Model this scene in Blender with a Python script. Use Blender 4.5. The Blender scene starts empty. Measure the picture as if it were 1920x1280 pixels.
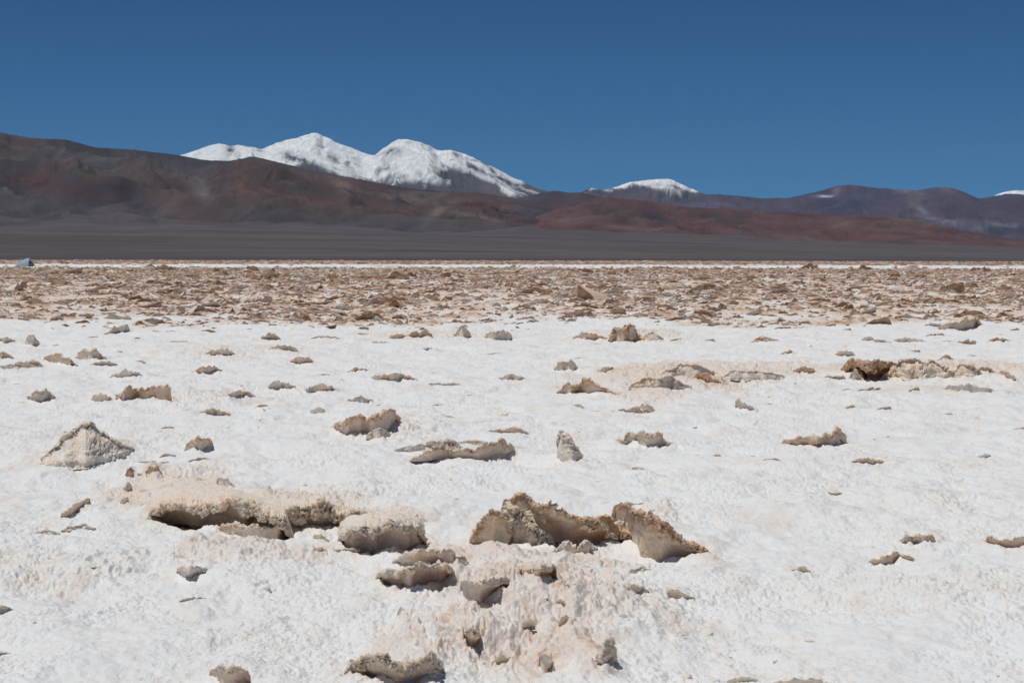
import bpy, math, random
import numpy as np
from mathutils import Matrix, Vector

# ------------------------------------------------------------------ camera, sky, sun
SC = bpy.context.scene
COL = SC.collection
F = 3583.0                       # focal length in photo pixels (1920 wide)
CAM_H = 1.4
HORIZON = 478.0
PITCH = math.atan((640 - HORIZON) / F)
ROLL = math.radians(0.10)
SUN_EL = 72.0
SUN_AZ = -118.0                  # degrees right of the view direction (sun high over the left shoulder)

fw = np.array([0, math.cos(PITCH), -math.sin(PITCH)])
rt0 = np.array([1.0, 0, 0])
up0 = np.array([0, math.sin(PITCH), math.cos(PITCH)])
rt = rt0 * math.cos(ROLL) + up0 * math.sin(ROLL)
up = up0 * math.cos(ROLL) - rt0 * math.sin(ROLL)
cam_d = bpy.data.cameras.new("camera")
cam = bpy.data.objects.new("camera", cam_d)
COL.objects.link(cam)
m = Matrix.Identity(4)
for i in range(3):
    m[i][0], m[i][1], m[i][2] = rt[i], up[i], -fw[i]
m[2][3] = CAM_H
cam.matrix_world = m
cam_d.sensor_fit = 'HORIZONTAL'
cam_d.sensor_width = 22.3
cam_d.lens = 22.3 * F / 1920.0
cam_d.clip_start = 0.1
cam_d.clip_end = 200000
cam_d.dof.use_dof = True
cam_d.dof.focus_distance = 10.0
cam_d.dof.aperture_fstop = 13.0
SC.camera = cam

world = bpy.data.worlds.new("World")
SC.world = world
world.use_nodes = True
wn = world.node_tree.nodes
sky = wn.new("ShaderNodeTexSky")
sky.sky_type = 'NISHITA'
sky.sun_disc = False
sky.sun_elevation = math.radians(SUN_EL)
sky.sun_rotation = math.radians(SUN_AZ)
sky.altitude = 3800
sky.air_density = 0.5
sky.dust_density = 0.0
sky.ozone_density = 8.0
tint = wn.new("ShaderNodeMix")
tint.data_type = 'RGBA'
tint.blend_type = 'MULTIPLY'
tint.inputs[0].default_value = 1.0
tint.inputs[7].default_value = (0.26, 0.84, 0.99, 1)      # thin, deep blue mountain air
world.node_tree.links.new(sky.outputs[0], tint.inputs[6])
world.node_tree.links.new(tint.outputs[2], wn["Background"].inputs[0])
wn["Background"].inputs[1].default_value = 0.060

sd = bpy.data.lights.new("sun", 'SUN')
sd.energy = 3.05
sd.angle = math.radians(0.53)
sd.color = (1.0, 0.965, 0.91)
sun = bpy.data.objects.new("sun", sd)
COL.objects.link(sun)
a, e = math.radians(SUN_AZ), math.radians(SUN_EL)
sdir = Vector((math.sin(a) * math.cos(e), math.cos(a) * math.cos(e), math.sin(e)))
sun.rotation_euler = sdir.to_track_quat('Z', 'Y').to_euler()
sun.location = (0, 0, 30)

SC.view_settings.view_transform = 'Standard'
SC.view_settings.look = 'None'
SC.view_settings.exposure = 0.0
SC.view_settings.gamma = 1.0
SC.cycles.max_bounces = 8
SC.cycles.diffuse_bounces = 5
SC.cycles.volume_bounces = 0
SC.cycles.use_denoising = True

# ------------------------------------------------------------------ noise
_r = np.random.RandomState(7)
PT = _r.permutation(4096).astype(np.int64)
PT = np.concatenate([PT, PT])
GA = _r.rand(4096) * 2 * math.pi
G2X, G2Y = np.cos(GA), np.sin(GA)
_g = _r.randn(4096, 3)
_g /= np.linalg.norm(_g, axis=1)[:, None]


def pn2(x, y, seed=0):
    x = x + seed * 17.37
    y = y + seed * 9.71
    xi = np.floor(x).astype(np.int64); yi = np.floor(y).astype(np.int64)
    xf = x - xi; yf = y - yi
    u = xf * xf * xf * (xf * (xf * 6 - 15) + 10)
    v = yf * yf * yf * (yf * (yf * 6 - 15) + 10)

    def g(ix, iy, dx, dy):
        h = PT[(ix & 4095) + PT[iy & 4095] & 4095]
        return G2X[h] * dx + G2Y[h] * dy
    n00 = g(xi, yi, xf, yf); n10 = g(xi + 1, yi, xf - 1, yf)
    n01 = g(xi, yi + 1, xf, yf - 1); n11 = g(xi + 1, yi + 1, xf - 1, yf - 1)
    return ((n00 * (1 - u) + n10 * u) * (1 - v) + (n01 * (1 - u) + n11 * u) * v) * 1.5


def pn3(x, y, z, seed=0):
    x = x + seed * 17.37; y = y + seed * 9.71; z = z + seed * 3.3
    xi = np.floor(x).astype(np.int64); yi = np.floor(y).astype(np.int64); zi = np.floor(z).astype(np.int64)
    xf = x - xi; yf = y - yi; zf = z - zi
    u = xf * xf * (3 - 2 * xf); v = yf * yf * (3 - 2 * yf); w = zf * zf * (3 - 2 * zf)
    out = 0
    for a_ in (0, 1):
        for b_ in (0, 1):
            for c_ in (0, 1):
                h = PT[((xi + a_) + PT[((yi + b_) + PT[(zi + c_) & 4095]) & 4095]) & 4095]
                gg = _g[h]
                val = gg[..., 0] * (xf - a_) + gg[..., 1] * (yf - b_) + gg[..., 2] * (zf - c_)
                out = out + val * (u if a_ else 1 - u) * (v if b_ else 1 - v) * (w if c_ else 1 - w)
    return out * 1.6


def fbm2(x, y, o=4, seed=0, gain=0.5):
    s = 0; amp = 1.0
    for i in range(o):
        s = s + amp * pn2(x, y, seed + i * 5)
        x = x * 2.03; y = y * 2.03; amp *= gain
    return s


def billow2(x, y, o=3, seed=0, gain=0.5):
    s = 0; amp = 1.0
    for i in range(o):
        s = s + amp * (np.abs(pn2(x, y, seed + i * 5)) * 2 - 0.5)
        x = x * 2.1; y = y * 2.1; amp *= gain
    return s


def ridged2(x, y, o=4, seed=0, gain=0.5):
    s = 0; amp = 1.0
    for i in range(o):
        s = s + amp * (1 - np.abs(pn2(x, y, seed + i * 5)) * 2.2)
        x = x * 2.07; y = y * 2.07; amp *= gain
    return s


def fbm3(p, sc, o=3, seed=0, gain=0.5):
    s = 0; amp = 1.0
    for i in range(o):
        s = s + amp * pn3(p[..., 0] * sc, p[..., 1] * sc, p[..., 2] * sc, seed + i * 3)
        sc *= 2.1; amp *= gain
    return s


def bill3(p, sc, o=3, seed=0, gain=0.5):
    s = 0; amp = 1.0
    for i in range(o):
        s = s + amp * (1 - 3 * np.abs(pn3(p[..., 0] * sc, p[..., 1] * sc, p[..., 2] * sc, seed + i * 3)))
        sc *= 2.1; amp *= gain
    return s


def sstep(a_, b_, x):
    t = np.clip((x - a_) / (b_ - a_), 0, 1)
    return t * t * (3 - 2 * t)


# ------------------------------------------------------------------ photo pixel <-> world direction
def ray(px, py):
    px = np.asarray(px, float); py = np.asarray(py, float)
    d = fw * F + rt * (px - 960)[..., None] + up * (640 - py)[..., None]
    return d


def slope_az(px, py):
    d = ray(px, py)
    h = np.hypot(d[..., 0], d[..., 1])
    return d[..., 2] / h, np.arctan2(d[..., 0], d[..., 1]), d


def to_px(x, y, z):
    v = np.stack([x, y, z - CAM_H], -1)
    zf_ = v @ fw
    zf_ = np.where(zf_ < 0.05, 0.05, zf_)
    return 960 + F * (v @ rt) / zf_, 640 - F * (v @ up) / zf_


# ------------------------------------------------------------------ broad relief of the salt flat
# mounds: (px, py) centre on the ground, radius across, radius in depth, height, sharpness
def G0(px, py, z=0.0):
    s, az, d = slope_az(px, py)
    r = (CAM_H - z) / -s
    return np.sin(az) * r, np.cos(az) * r, r


MOUNDS = []


def mound(px, py, rx, ry, h, tint=0.0, rough=0.0):
    x, y, r = G0(px, py)
    MOUNDS.append((float(x), float(y), rx, ry, h, tint * 0.62, rough))


# centre foreground heap
mound(1000, 1120, 0.42, 0.75, 0.14, 0.50, 1.0)
mound(960, 1200, 0.40, 0.55, 0.035, 0.40, 1.0)
mound(1080, 1160, 0.28, 0.45, 0.04, 0.42, 1.0)
mound(850, 1190, 0.25, 0.45, 0.025, 0.30, 0.9)
mound(1060, 1048, 0.33, 0.20, 0.018, 0.48, 0.9)
mound(920, 1050, 0.22, 0.25, 0.04, 0.50, 0.8)
mound(790, 1030, 0.22, 0.35, 0.03, 0.42, 0.8)
mound(1120, 1225, 0.16, 0.35, 0.03, 0.2, 0.5)
mound(470, 1045, 0.40, 0.35, 0.03, 0.38, 0.8)
mound(380, 1040, 0.16, 0.25, 0.025, 0.42, 0.7)
mound(800, 1070, 0.14, 0.45, 0.05, 0.25, 0.4)
# behind the left plate
mound(300, 912, 0.34, 0.9, 0.02, 0.50, 0.9)
mound(540, 935, 0.45, 0.5, 0.03, 0.50, 0.9)
mound(720, 972, 0.30, 0.45, 0.03, 0.50, 0.8)
# pale low swells
mound(1240, 955, 0.13, 0.4, 0.05, 0.22, 0.8)
mound(1755, 950, 0.14, 0.4, 0.045, 0.18, 0.5)
mound(165, 850, 0.30, 0.9, 0.05, 0.30, 0.5)
mound(1075, 862, 0.15, 0.6, 0.02, 0.15, 0.5)
mound(740, 805, 0.30, 1.2, 0.03, 0.25, 0.6)
mound(1250, 712, 1.0, 2.0, 0.10, 0.55, 0.9)
mound(1370, 700, 1.3, 1.6, 0.09, 0.45, 0.8)
mound(1220, 742, 0.4, 1.2, 0.05, 0.4, 0.8)
mound(1740, 700, 1.5, 1.6, 0.10, 0.45, 0.7)
mound(1850, 705, 0.6, 1.6, 0.08, 0.35, 0.8)
mound(1760, 735, 0.9, 0.8, 0.03, 0.3, 0.4)
mound(380, 742, 0.7, 1.2, 0.04, 0.2, 0.5)
mound(450, 660, 1.2, 1.6, 0.05, 0.25, 0.5)
mound(1185, 632, 0.9, 1.8, 0.10, 0.35, 0.7)
mound(800, 630, 1.2, 1.8, 0.07, 0.3, 0.6)
mound(90, 1080, 0.5, 0.5, 0.03, 0.15, 0.5)
mound(1640, 1100, 0.4, 0.5, 0.03, 0.14, 0.5)
mound(1860, 1090, 0.25, 0.5, 0.04, 0.14, 0.5)
mound(1560, 930, 0.5, 1.2, 0.03, 0.1, 0.3)
mound(1260, 1240, 0.5, 0.4, -0.03, 0.05, 0.2)
mound(560, 1150, 0.5, 0.7, -0.03, 0.05, 0.2)

BERMS = []
PITS = []   # filled by the slabs: base polyline (px), depth, reach in metres


def g_low(x, y, want=False):
    """broad height of the flat (and tint, roughness when wanted)"""
    z = 0.035 * fbm2(x * 0.35, y * 0.35, 2, 3)
    z = z + 0.02 * pn2(x * 1.3, y * 1.0, 11)
    r = np.hypot(x, y)
    z = z * sstep(400, 150, r)
    t = np.zeros_like(z); ro = np.zeros_like(z)
    for mx, my, rx, ry, h, ti, rg in MOUNDS:
        sel = (np.abs(x - mx) < 3 * rx) & (np.abs(y - my) < 3 * ry)
        if not np.any(sel):
            continue
        q = ((x[sel] - mx) / rx) ** 2 + ((y[sel] - my) / ry) ** 2
        wob = 1 + 0.35 * pn2(x[sel] * 5 / max(rx, 0.3), y[sel] * 3 / max(ry, 0.3), 31)
        gq = np.exp(-q * 1.3 * wob)
        z[sel] += h * gq
        if want:
            t[sel] = np.maximum(t[sel], ti * np.clip(gq * 1.7, 0, 1)); ro[sel] = np.maximum(ro[sel], rg * np.clip(gq * 2, 0, 1))
    return (z, t, ro) if want else z


def ground_hit(px, py):
    z = np.zeros_like(np.asarray(px, float))
    for _ in range(7):
        x, y, r = G0(px, py, z)
        z = 0.4 * z + 0.6 * g_low(x, y)
    x, y, r = G0(px, py, z)
    return x, y, z, r


# ------------------------------------------------------------------ mesh + material helpers
def grid_faces(nr, nc, off=0):
    i = np.arange(nr - 1)[:, None] * nc + np.arange(nc - 1)[None, :] + off
    return np.stack([i, i + 1, i + 1 + nc, i + nc], -1).reshape(-1, 4)


def mesh_np(name, co, faces, mat, attrs=None, smooth=True):
    me = bpy.data.meshes.new(name)
    n = len(co); fc = len(faces); k = faces.shape[1]
    me.vertices.add(n)
    me.vertices.foreach_set("co", np.ascontiguousarray(co, dtype=np.float32).ravel())
    me.loops.add(fc * k)
    me.loops.foreach_set("vertex_index", np.ascontiguousarray(faces, dtype=np.int32).ravel())
    me.polygons.add(fc)
    me.polygons.foreach_set("loop_start", np.arange(fc, dtype=np.int32) * k)
    me.polygons.foreach_set("loop_total", np.full(fc, k, dtype=np.int32))
    me.update(calc_edges=True)
    me.polygons.foreach_set("use_smooth", np.full(fc, smooth, dtype=bool))
    if attrs:
        for an, av in attrs.items():
            av = np.asarray(av, dtype=np.float32)
            if av.ndim == 1:
                at = me.attributes.new(an, 'FLOAT', 'POINT')
                at.data.foreach_set("value", av)
            else:
                at = me.attributes.new(an, 'FLOAT_COLOR', 'POINT')
                rgba = np.ones((len(av), 4), np.float32); rgba[:, :3] = av
                at.data.foreach_set("color", rgba.ravel())
    me.materials.append(mat)
    return me


def link(name, me, parent=None):
    o = bpy.data.objects.new(name, me)
    COL.objects.link(o)
    if parent:
        o.parent = parent
    return o


def tag(o, label=None, cat=None, group=None, kind=None):
    if cat and not kind: kind = 'thing'
    if label: o["label"] = label
    if cat: o["category"] = cat
    if group: o["group"] = group
    if kind: o["kind"] = kind
    return o


class NT:
    def __init__(s, name, rough=0.85, spec=0.2):
        s.m = bpy.data.materials.new(name); s.m.use_nodes = True
        s.t = s.m.node_tree; s.b = s.t.nodes["Principled BSDF"]
        s.b.inputs["Roughness"].default_value = rough
        s.b.inputs["Specular IOR Level"].default_value = spec

    def n(s, ty, **kw):
        nd = s.t.nodes.new(ty)
        for k, v in kw.items(): setattr(nd, k, v)
        return nd

    def l(s, a_, b_): s.t.links.new(a_, b_)

    def noise(s, vec, scale, det=4, rough=0.55, dist=0.0):
        nd = s.n("ShaderNodeTexNoise"); nd.inputs["Scale"].default_value = scale
        nd.inputs["Detail"].default_value = det; nd.inputs["Roughness"].default_value = rough
        nd.inputs["Distortion"].default_value = dist
        s.l(vec, nd.inputs["Vector"]); return nd.outputs["Fac"]

    def math(s, op, a_, b_=None, clamp=False):
        nd = s.n("ShaderNodeMath", operation=op, use_clamp=clamp)
        for i, v in enumerate((a_, b_)):
            if v is None: continue
            if isinstance(v, (int, float)): nd.inputs[i].default_value = v
            else: s.l(v, nd.inputs[i])
        return nd.outputs[0]

    def ramp(s, fac, stops):
        nd = s.n("ShaderNodeValToRGB"); cr = nd.color_ramp
        while len(cr.elements) < len(stops): cr.elements.new(0.5)
        for el, (p, c) in zip(cr.elements, stops):
            el.position = p; el.color = (*c, 1) if len(c) == 3 else c
        s.l(fac, nd.inputs[0]); return nd.outputs["Color"]

    def mix(s, f, a_, b_, mode='MIX'):
        nd = s.n("ShaderNodeMix", data_type='RGBA', blend_type=mode)
        if isinstance(f, (int, float)): nd.inputs[0].default_value = f
        else: s.l(f, nd.inputs[0])
        for i, v in ((6, a_), (7, b_)):
            if isinstance(v, tuple): nd.inputs[i].default_value = (*v, 1)
            else: s.l(v, nd.inputs[i])
        return nd.outputs[2]


def salt_material(name, geo=True, bump=0.6, world_scale=1.0, sss=0.0, warm=False):
    """salt crust: attribute 'tint' runs from white salt through beige to brown"""
    k = NT(name, 0.8, 0.25)
    if geo:
        pos = k.n("ShaderNodeNewGeometry").outputs["Position"]
    else:
        pos = k.n("ShaderNodeTexCoord").outputs["Object"]
    at = k.n("ShaderNodeAttribute", attribute_name="tint")
    ws = world_scale
    n1 = k.noise(pos, 1.6 * ws, 4, 0.6, 0.3)
    n2 = k.noise(pos, 14 * ws, 5, 0.65, 0.2)
    n3 = k.noise(pos, 90 * ws, 3, 0.6)
    t = k.math('ADD', at.outputs["Fac"], k.math('MULTIPLY', k.math('SUBTRACT', n2, 0.5), 0.42))
    t = k.math('ADD', t, k.math('MULTIPLY', k.math('SUBTRACT', n3, 0.5), 0.22))
    t = k.math('ADD', t, k.math('MULTIPLY', k.math('SUBTRACT', n1, 0.5), 0.16), clamp=True)
    if sss > 0:
        mp = k.n("ShaderNodeMapping"); mp.inputs["Scale"].default_value = (0.8, 0.8, 6.0); k.l(pos, mp.inputs["Vector"])
        lay_ = k.noise(mp.outputs[0], 16, 5, 0.6, 0.4)
        t = k.math('ADD', t, k.math('MULTIPLY', k.math('SUBTRACT', lay_, 0.5), 0.40), clamp=True)
    if warm:
        c = k.ramp(t, [(0.0, (0.80, 0.81, 0.81)), (0.12, (0.81, 0.795, 0.765)), (0.30, (0.79, 0.715, 0.63)),
                       (0.52, (0.79, 0.635, 0.495)), (0.76, (0.63, 0.425, 0.28)), (1.0, (0.33, 0.19, 0.105))])
    else:
        c = k.ramp(t, [(0.0, (0.80, 0.82, 0.83)), (0.12, (0.80, 0.795, 0.778)), (0.30, (0.75, 0.703, 0.660)),
                   (0.52, (0.73, 0.615, 0.52)), (0.76, (0.59, 0.425, 0.32)), (1.0, (0.33, 0.19, 0.105))])
    k.l(c, k.b.inputs["Base Color"])
    if sss > 0:
        k.b.inputs["Subsurface Weight"].default_value = sss
        k.b.inputs["Subsurface Radius"].default_value = (1.0, 0.72, 0.5)
        k.b.inputs["Subsurface Scale"].default_value = 0.03
    b1 = k.n("ShaderNodeBump"); b1.inputs["Strength"].default_value = bump; b1.inputs["Distance"].default_value = 0.012 / ws
    hsum = k.math('ADD', k.noise(pos, 45 * ws, 5, 0.7), k.math('MULTIPLY', k.noise(pos, 220 * ws, 2, 0.6), 0.4))
    if sss > 0:
        hsum = k.math('ADD', hsum, k.math('MULTIPLY', lay_, 1.6))
    k.l(hsum, b1.inputs["Height"])
    k.l(b1.outputs[0], k.b.inputs["Normal"])
    return k.m


M_GROUND = salt_material("salt_ground", True, 0.55)
M_CRUST = salt_material("salt_crust", True, 0.7, 1.0, 0.5, True)
M_LIP = salt_material("salt_lip", True, 0.6, 1.0, 0.4, True)
M_CRUMB = salt_material("salt_crumb", True, 0.3, 1.0, 0.6, True)
M_BLOCK = salt_material("salt_block", False, 0.8, 0.5)

# ------------------------------------------------------------------ crust slabs
SLABS = []
SLAB_RND = random.Random(5)


def interp(poly, x):
    p = np.array(poly, float)
    return np.interp(x, p[:, 0], p[:, 1])


def register(label, base, top, over=0.5, back=2.5, thick=0.15, tint=(0.5, 0.62, 0.2), rough=1.0,
             pit=0.0, cave=0.0, endw=None, pitfront=0.0, backpx=None, name="crust_slab", cat="salt slab", group=None, lay=0, smooth_under=True):
    SLABS.append(dict(label=label, base=base, top=top, over=over, back=back, thick=thick, tint=tint, rough=rough,
                      pit=pit, cave=cave, endw=endw, pitfront=pitfront, backpx=backpx, name=name, cat=cat, group=group, seed=len(SLABS) + 1, lay=lay))
    return SLABS[-1]


def auto(label, x0, x1, yt, yb, peak=0.5, tilt=0.0, **kw):
    rnd = random.Random(int(x0 * 7 + yt * 13))
    w = x1 - x0; h = yb - yt
    top = []; base = []
    for i in range(13):
        s = i / 12
        q = s / peak * 0.5 if s < peak else 0.5 + (s - peak) / (1 - peak) * 0.5
        hh = math.sin(math.pi * q) ** 0.8 if 0 < s < 1 else 0
        hh *= 1 - 0.30 * rnd.random()
        b = yb - h * 0.12 * (abs(s - 0.5) * 2) ** 2 * rnd.uniform(0.6, 1.2) + tilt * h * (s - 0.5) + rnd.uniform(-0.02, 0.02) * h
        base.append((x0 + w * s, b))
        top.append((x0 + w * s, yb - (yb - yt) * hh + tilt * h * (s - 0.5) if 0 < s < 1 else b))
    return register(label, base, top, **kw)


def build_slab(S):
    x0, x1 = S['base'][0][0], S['base'][-1][0]
    w = x1 - x0
    nu = int(max(26, min(520, w * 1.1)))
    sd = S['seed']
    s = np.linspace(0, 1, nu)
    px = x0 + w * s
    by = interp(S['base'], px)
    ty = interp(S['top'], px)
    hpx = np.maximum(by - ty, 0)
    hm = float(hpx.max())
    rg = S['rough']
    # ragged outlines
    fx = px / max(hm, 8.0)
    by = by + (0.05 * hm * fbm2(fx * 0.8, fx * 0 + sd, 2, 2)) * rg
    ty = ty + (0.06 * fbm2(fx * 0.9, fx * 0 + sd * 1.7, 2, 9, 0.5) * hm * np.clip(hpx / hm * 2, 0, 1)) * rg
    kk = np.arange(-9, 10); kw = np.exp(-(kk / (0.012 * nu + 2.0)) ** 2); kw /= kw.sum()
    by = np.convolve(np.pad(by, 9, mode='edge'), kw, 'valid'); ty = np.convolve(np.pad(ty, 9, mode='edge'), kw, 'valid')
    ty = np.minimum(ty, by - 0.2)
    X, Y, Z, R = ground_hit(px, by)
    H = np.maximum((by - ty) / F * R, 0.002)
    Hm = H.max()
    cx, cy = -X / R, -Y / R
    over = S['over'] * H * (1 + 0.25 * fbm2(fx * 0.9, fx * 0 + 4.4, 2, sd)) + 0.0
    RL = R - over
    sl, _, _ = slope_az(px, ty)
    ZL = CAM_H + sl * RL
    Hh = np.maximum(ZL - Z, 0.003)
    th = np.minimum(S['thick'] * Hm * (0.72 + 0.75 * fbm2(fx * 1.3, fx * 0 + 8.1, 2, sd)), Hh * 0.8)
    th = np.maximum(th, 0.06 * Hm)
    if S['backpx'] is not None:
        bpx = interp(S['backpx'], px)
        bx, bY, bz, bR = ground_hit(px, bpx)
        backL = np.maximum(bR - RL, 0.1)
        zend = bz - 0.03
    else:
        backL = S['back'] * np.maximum(H, 0.3 * Hm) + over
        zend = Z - 0.03
    hp = hm * 0.55
    na = int(max(7, min(46, hp * 0.9))); nb = int(max(5, min(24, hp * 0.45))); nc = int(max(7, min(40, hp * 0.7)))
    if S['backpx'] is not None: nc = 150
    jag = Hm * rg * (0.09 * fbm2(fx * 2.2, fx * 0 + sd * 3.1, 4, 9, 0.65) + 0.03 * np.abs(pn2(fx * 9, fx * 0 + sd, 5)))
    stn = fbm2(fx * 1.1, fx * 0 + sd * 2.3, 3, 13, 0.6) * 3.2
    stn = np.floor(stn) + sstep(0.86, 1.0, stn - np.floor(stn))
    jag = jag + Hm * rg * 0.085 * np.clip(stn, -2, 1.2) * np.clip(Hh / Hm * 1.6 - 0.2, 0, 1)
    if S['over'] < 0:
        jag = jag * 0.35; tl_k = 0.5
    A = []; ZZ = []; T = []; K = []
    cave = S['cave']
    tu, tl, tt = S['tint']
    env0 = np.clip(Hh / Hm * 1.5, 0.05, 1)
    for i in range(na):
        t = -0.35 + 1.35 * i / na
        if t < 0:
            a_ = over * 0.35 * t - cave * env0
            z_ = Z + t * (0.03 + S['pit'] * 2.5 + 0 * Hh)
        else:
            if cave > 0:
                ph = t * math.pi / 2
                a_ = -cave * env0 + (over + cave * env0) * (1 - math.cos(ph))
                z_ = Z + (Hh - th) * math.sin(ph) - S['pit'] * (1 - t) * env0
            else:
                a_ = over * t ** 1.7
                z_ = Z + (Hh - th) * t
            z_ = z_ + jag * t ** 5
        A.append(a_); ZZ.append(z_); T.append(np.full(nu, tu + (tl - tu) * max(0, t) ** 4)); K.append(0.25 + 0.55 * max(0, t) ** 3 if S['over'] >= 0 else 0.72)
    for i in range(nb):
        t = i / nb
        A.append(over + th * 0.14 * math.sin(math.pi * t)); ZZ.append(Z + Hh - th + th * t + jag)
        T.append(np.full(nu, tl)); K.append(1.0)
    for i in range(nc + 1):
        t = i / nc
        A.append(over - backL * t)
        zl = Z + Hh + jag * max(0, 1 - t * 4)
        ZZ.append(zl + (zend - zl) * (t ** 1.15))
        T.append(tl + (tt - tl) * np.full(nu, min(1, t * 3.0))); K.append((0.9 - 0.3 * t) if S['backpx'] is None else max(0.62, 0.9 - 5 * t))
    A = np.array(A); ZZ = np.array(ZZ); T = np.array(T); K = np.array(K)[:, None] * np.ones((1, nu))
    P = np.stack([X[None] + cx[None] * A, Y[None] + cy[None] * A, ZZ], -1)
    # normals of the grid
    du = np.gradient(P, axis=1); dv = np.gradient(P, axis=0)
    N = np.cross(du, dv); N /= (np.linalg.norm(N, axis=-1, keepdims=True) + 1e-9)
    env = np.clip(Hh / Hm * 2.5, 0.1, 1)[None]
    big = fbm3(P, 1.8 / Hm, 3, sd)
    crumb = bill3(P, 8.0 / max(Hm, 0.05), 4, sd + 2, 0.7)
    cavn = fbm3(P, 16.0 / max(Hm, 0.05), 2, sd + 6)
    disp = Hm * rg * env * (0.085 * big * (0.35 + K) + 0.055 * crumb * K ** 3 + 0.03 * cavn * K * K)
    # a few pocks
    strat = pn2(np.linspace(0, 1, nu)[None] * w / max(hm, 8) * 0.5 + 0 * A, (P[..., 2] - Z[None]) / Hm * 9 + 0.8 * big, sd + 31)
    disp = disp + Hm * rg * env * 0.035 * strat * sstep(0.2, 0.5, K)
    pock = fbm3(P, 5.0 / Hm, 2, sd + 20)
    disp = disp - Hm * rg * 0.22 * sstep(0.42, 0.75, pock) * K * K
    P = P + N * disp[..., None]
    ew = S['endw'] or (0.16 if S['backpx'] is not None else 0.05)
    ee = np.minimum(sstep(-0.01, ew, s + 0.02 * fbm2(np.linspace(0, 4, nu), s * 0 + sd, 2, 4)), sstep(1.01, 1 - ew, s))[None, :]
    lowz = (Z - 0.03)[None]
    P[..., 2] = np.where(P[..., 2] > lowz, lowz + (P[..., 2] - lowz) * ee ** 0.7, P[..., 2])
    tint = T - 0.07 * (1 - K) - 0.03 + 0.12 * big + 0.08 * crumb * K
    faces = grid_faces(P.shape[0], nu)
    me = mesh_np(S['name'], P.reshape(-1, 3), faces, M_CRUST, {"tint": np.clip(tint, 0, 1).ravel()})
    o = link(S['name'], me)
    # put the origin at the thing's base
    ox, oy, oz = float(X.mean()), float(Y.mean()), float(Z.mean())
    me.transform(Matrix.Translation((-ox, -oy, -oz)))
    o.location = (ox, oy, oz)
    tag(o, S['label'], S['cat'], S['group'])
    if hm > 9 and S['over'] >= 0:
        BERMS.append((np.arctan2(X, Y), R, Hm, sd))
    if S['pit'] > 0:
        PITS.append((np.arctan2(X, Y), R, S['pit'], max(min(float(np.max(backL - over)) * 0.8, 0.6 * w / F * float(R.mean())), 0.10), S['pitfront']))
    return o



BR = (0.58, 0.7, 0.35)      # brown underside, darker lip, beige top
TAN = (0.46, 0.46, 0.20)
PALE = (0.36, 0.34, 0.12)
GREY = (0.34, 0.36, 0.20)

# ---- left foreground plate and its continuation
register("long low crust plate lifted at its front edge over a dark cavity, left foreground",
         [(270, 962), (300, 965), (340, 972), (400, 984), (460, 998), (520, 1010), (552, 1008)],
         [(270, 958), (300, 950), (340, 944), (390, 940), (430, 937), (470, 948), (505, 962), (552, 978)],
         over=1.7, thick=0.42, tint=(0.58, 0.48, 0.33), pit=0.06, pitfront=0.20, cave=0.22, rough=0.9, endw=0.06,
         backpx=[(270, 882), (330, 882), (400, 896), (460, 912), (552, 930)])
register("layered tan crust edge continuing the long cavity plate to the right",
         [(520, 1002), (550, 996), (590, 992), (630, 990), (670, 986), (710, 978)],
         [(520, 962), (555, 952), (600, 943), (640, 948), (680, 958), (710, 970)],
         over=0.9, thick=0.5, tint=(0.54, 0.50, 0.34), rough=1.3, endw=0.06,
         backpx=[(520, 922), (600, 934), (660, 944), (710, 952)])
register("grey brown block lying in the shade of the long plate's cavity",
         [(404, 1000), (440, 1006), (480, 1014), (520, 1016), (536, 1006)],
         [(404, 984), (440, 978), (480, 984), (520, 986), (536, 998)], over=0.2, thick=0.3, tint=(0.48, 0.46, 0.4), rough=0.8, name="crust_lump", cat="salt lump")
register("arched brown crust shell at the right end of the long left plate",
         [(628, 1010), (655, 1026), (700, 1034), (750, 1036), (785, 1020), (800, 1008)],
         [(628, 1005), (650, 997), (690, 984), (725, 978), (765, 983), (790, 994), (803, 1005)],
         over=1.3, thick=0.20, tint=(0.56, 0.48, 0.30), pit=0.03, pitfront=0.06, cave=0.06, rough=1.2, endw=0.09,
         backpx=[(628, 945), (700, 946), (800, 958)])
auto("small tan crust chip on the white rim before the layered plate", 580, 618, 998, 1016, 0.5, tint=TAN)
auto("low oval tan flake below the arched brown shell", 585, 612, 1022, 1034, 0.5, 0.2, tint=TAN)
auto("dark brown knob standing on the far left corner of the long plate", 234, 252, 870, 896, 0.5, over=0.2, tint=(0.75, 0.85, 0.6), name="crust_lump", cat="salt lump")
auto("round brown lump on the left rim under the dark knob", 228, 250, 900, 928, 0.5, over=0.3, tint=TAN, name="crust_lump", cat="salt lump")
auto("lowest pale brown knob in the row on the long plate's left rim", 224, 244, 928, 946, 0.6, over=0.3, tint=TAN, name="crust_lump", cat="salt lump")
auto("grey brown crumbly knob on the back edge of the long plate", 268, 305, 868, 894, 0.65, over=0.2, tint=(0.5, 0.7, 0.35), name="crust_lump", cat="salt lump")
auto("pair of pale crumbs standing on the plate's back edge, left of centre", 404, 445, 892, 916, 0.25, 0.4, over=0.1, tint=GREY, name="crust_lump", cat="salt lump")
register("upper of two pale ledges stacked between the shell and the centre heap",
         [(732, 1056), (780, 1060), (830, 1058), (856, 1050)],
         [(732, 1050), (765, 1034), (800, 1030), (840, 1026), (856, 1034)], over=1.4, thick=0.38, tint=(0.54, 0.36, 0.08), rough=0.8, back=5)
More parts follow.
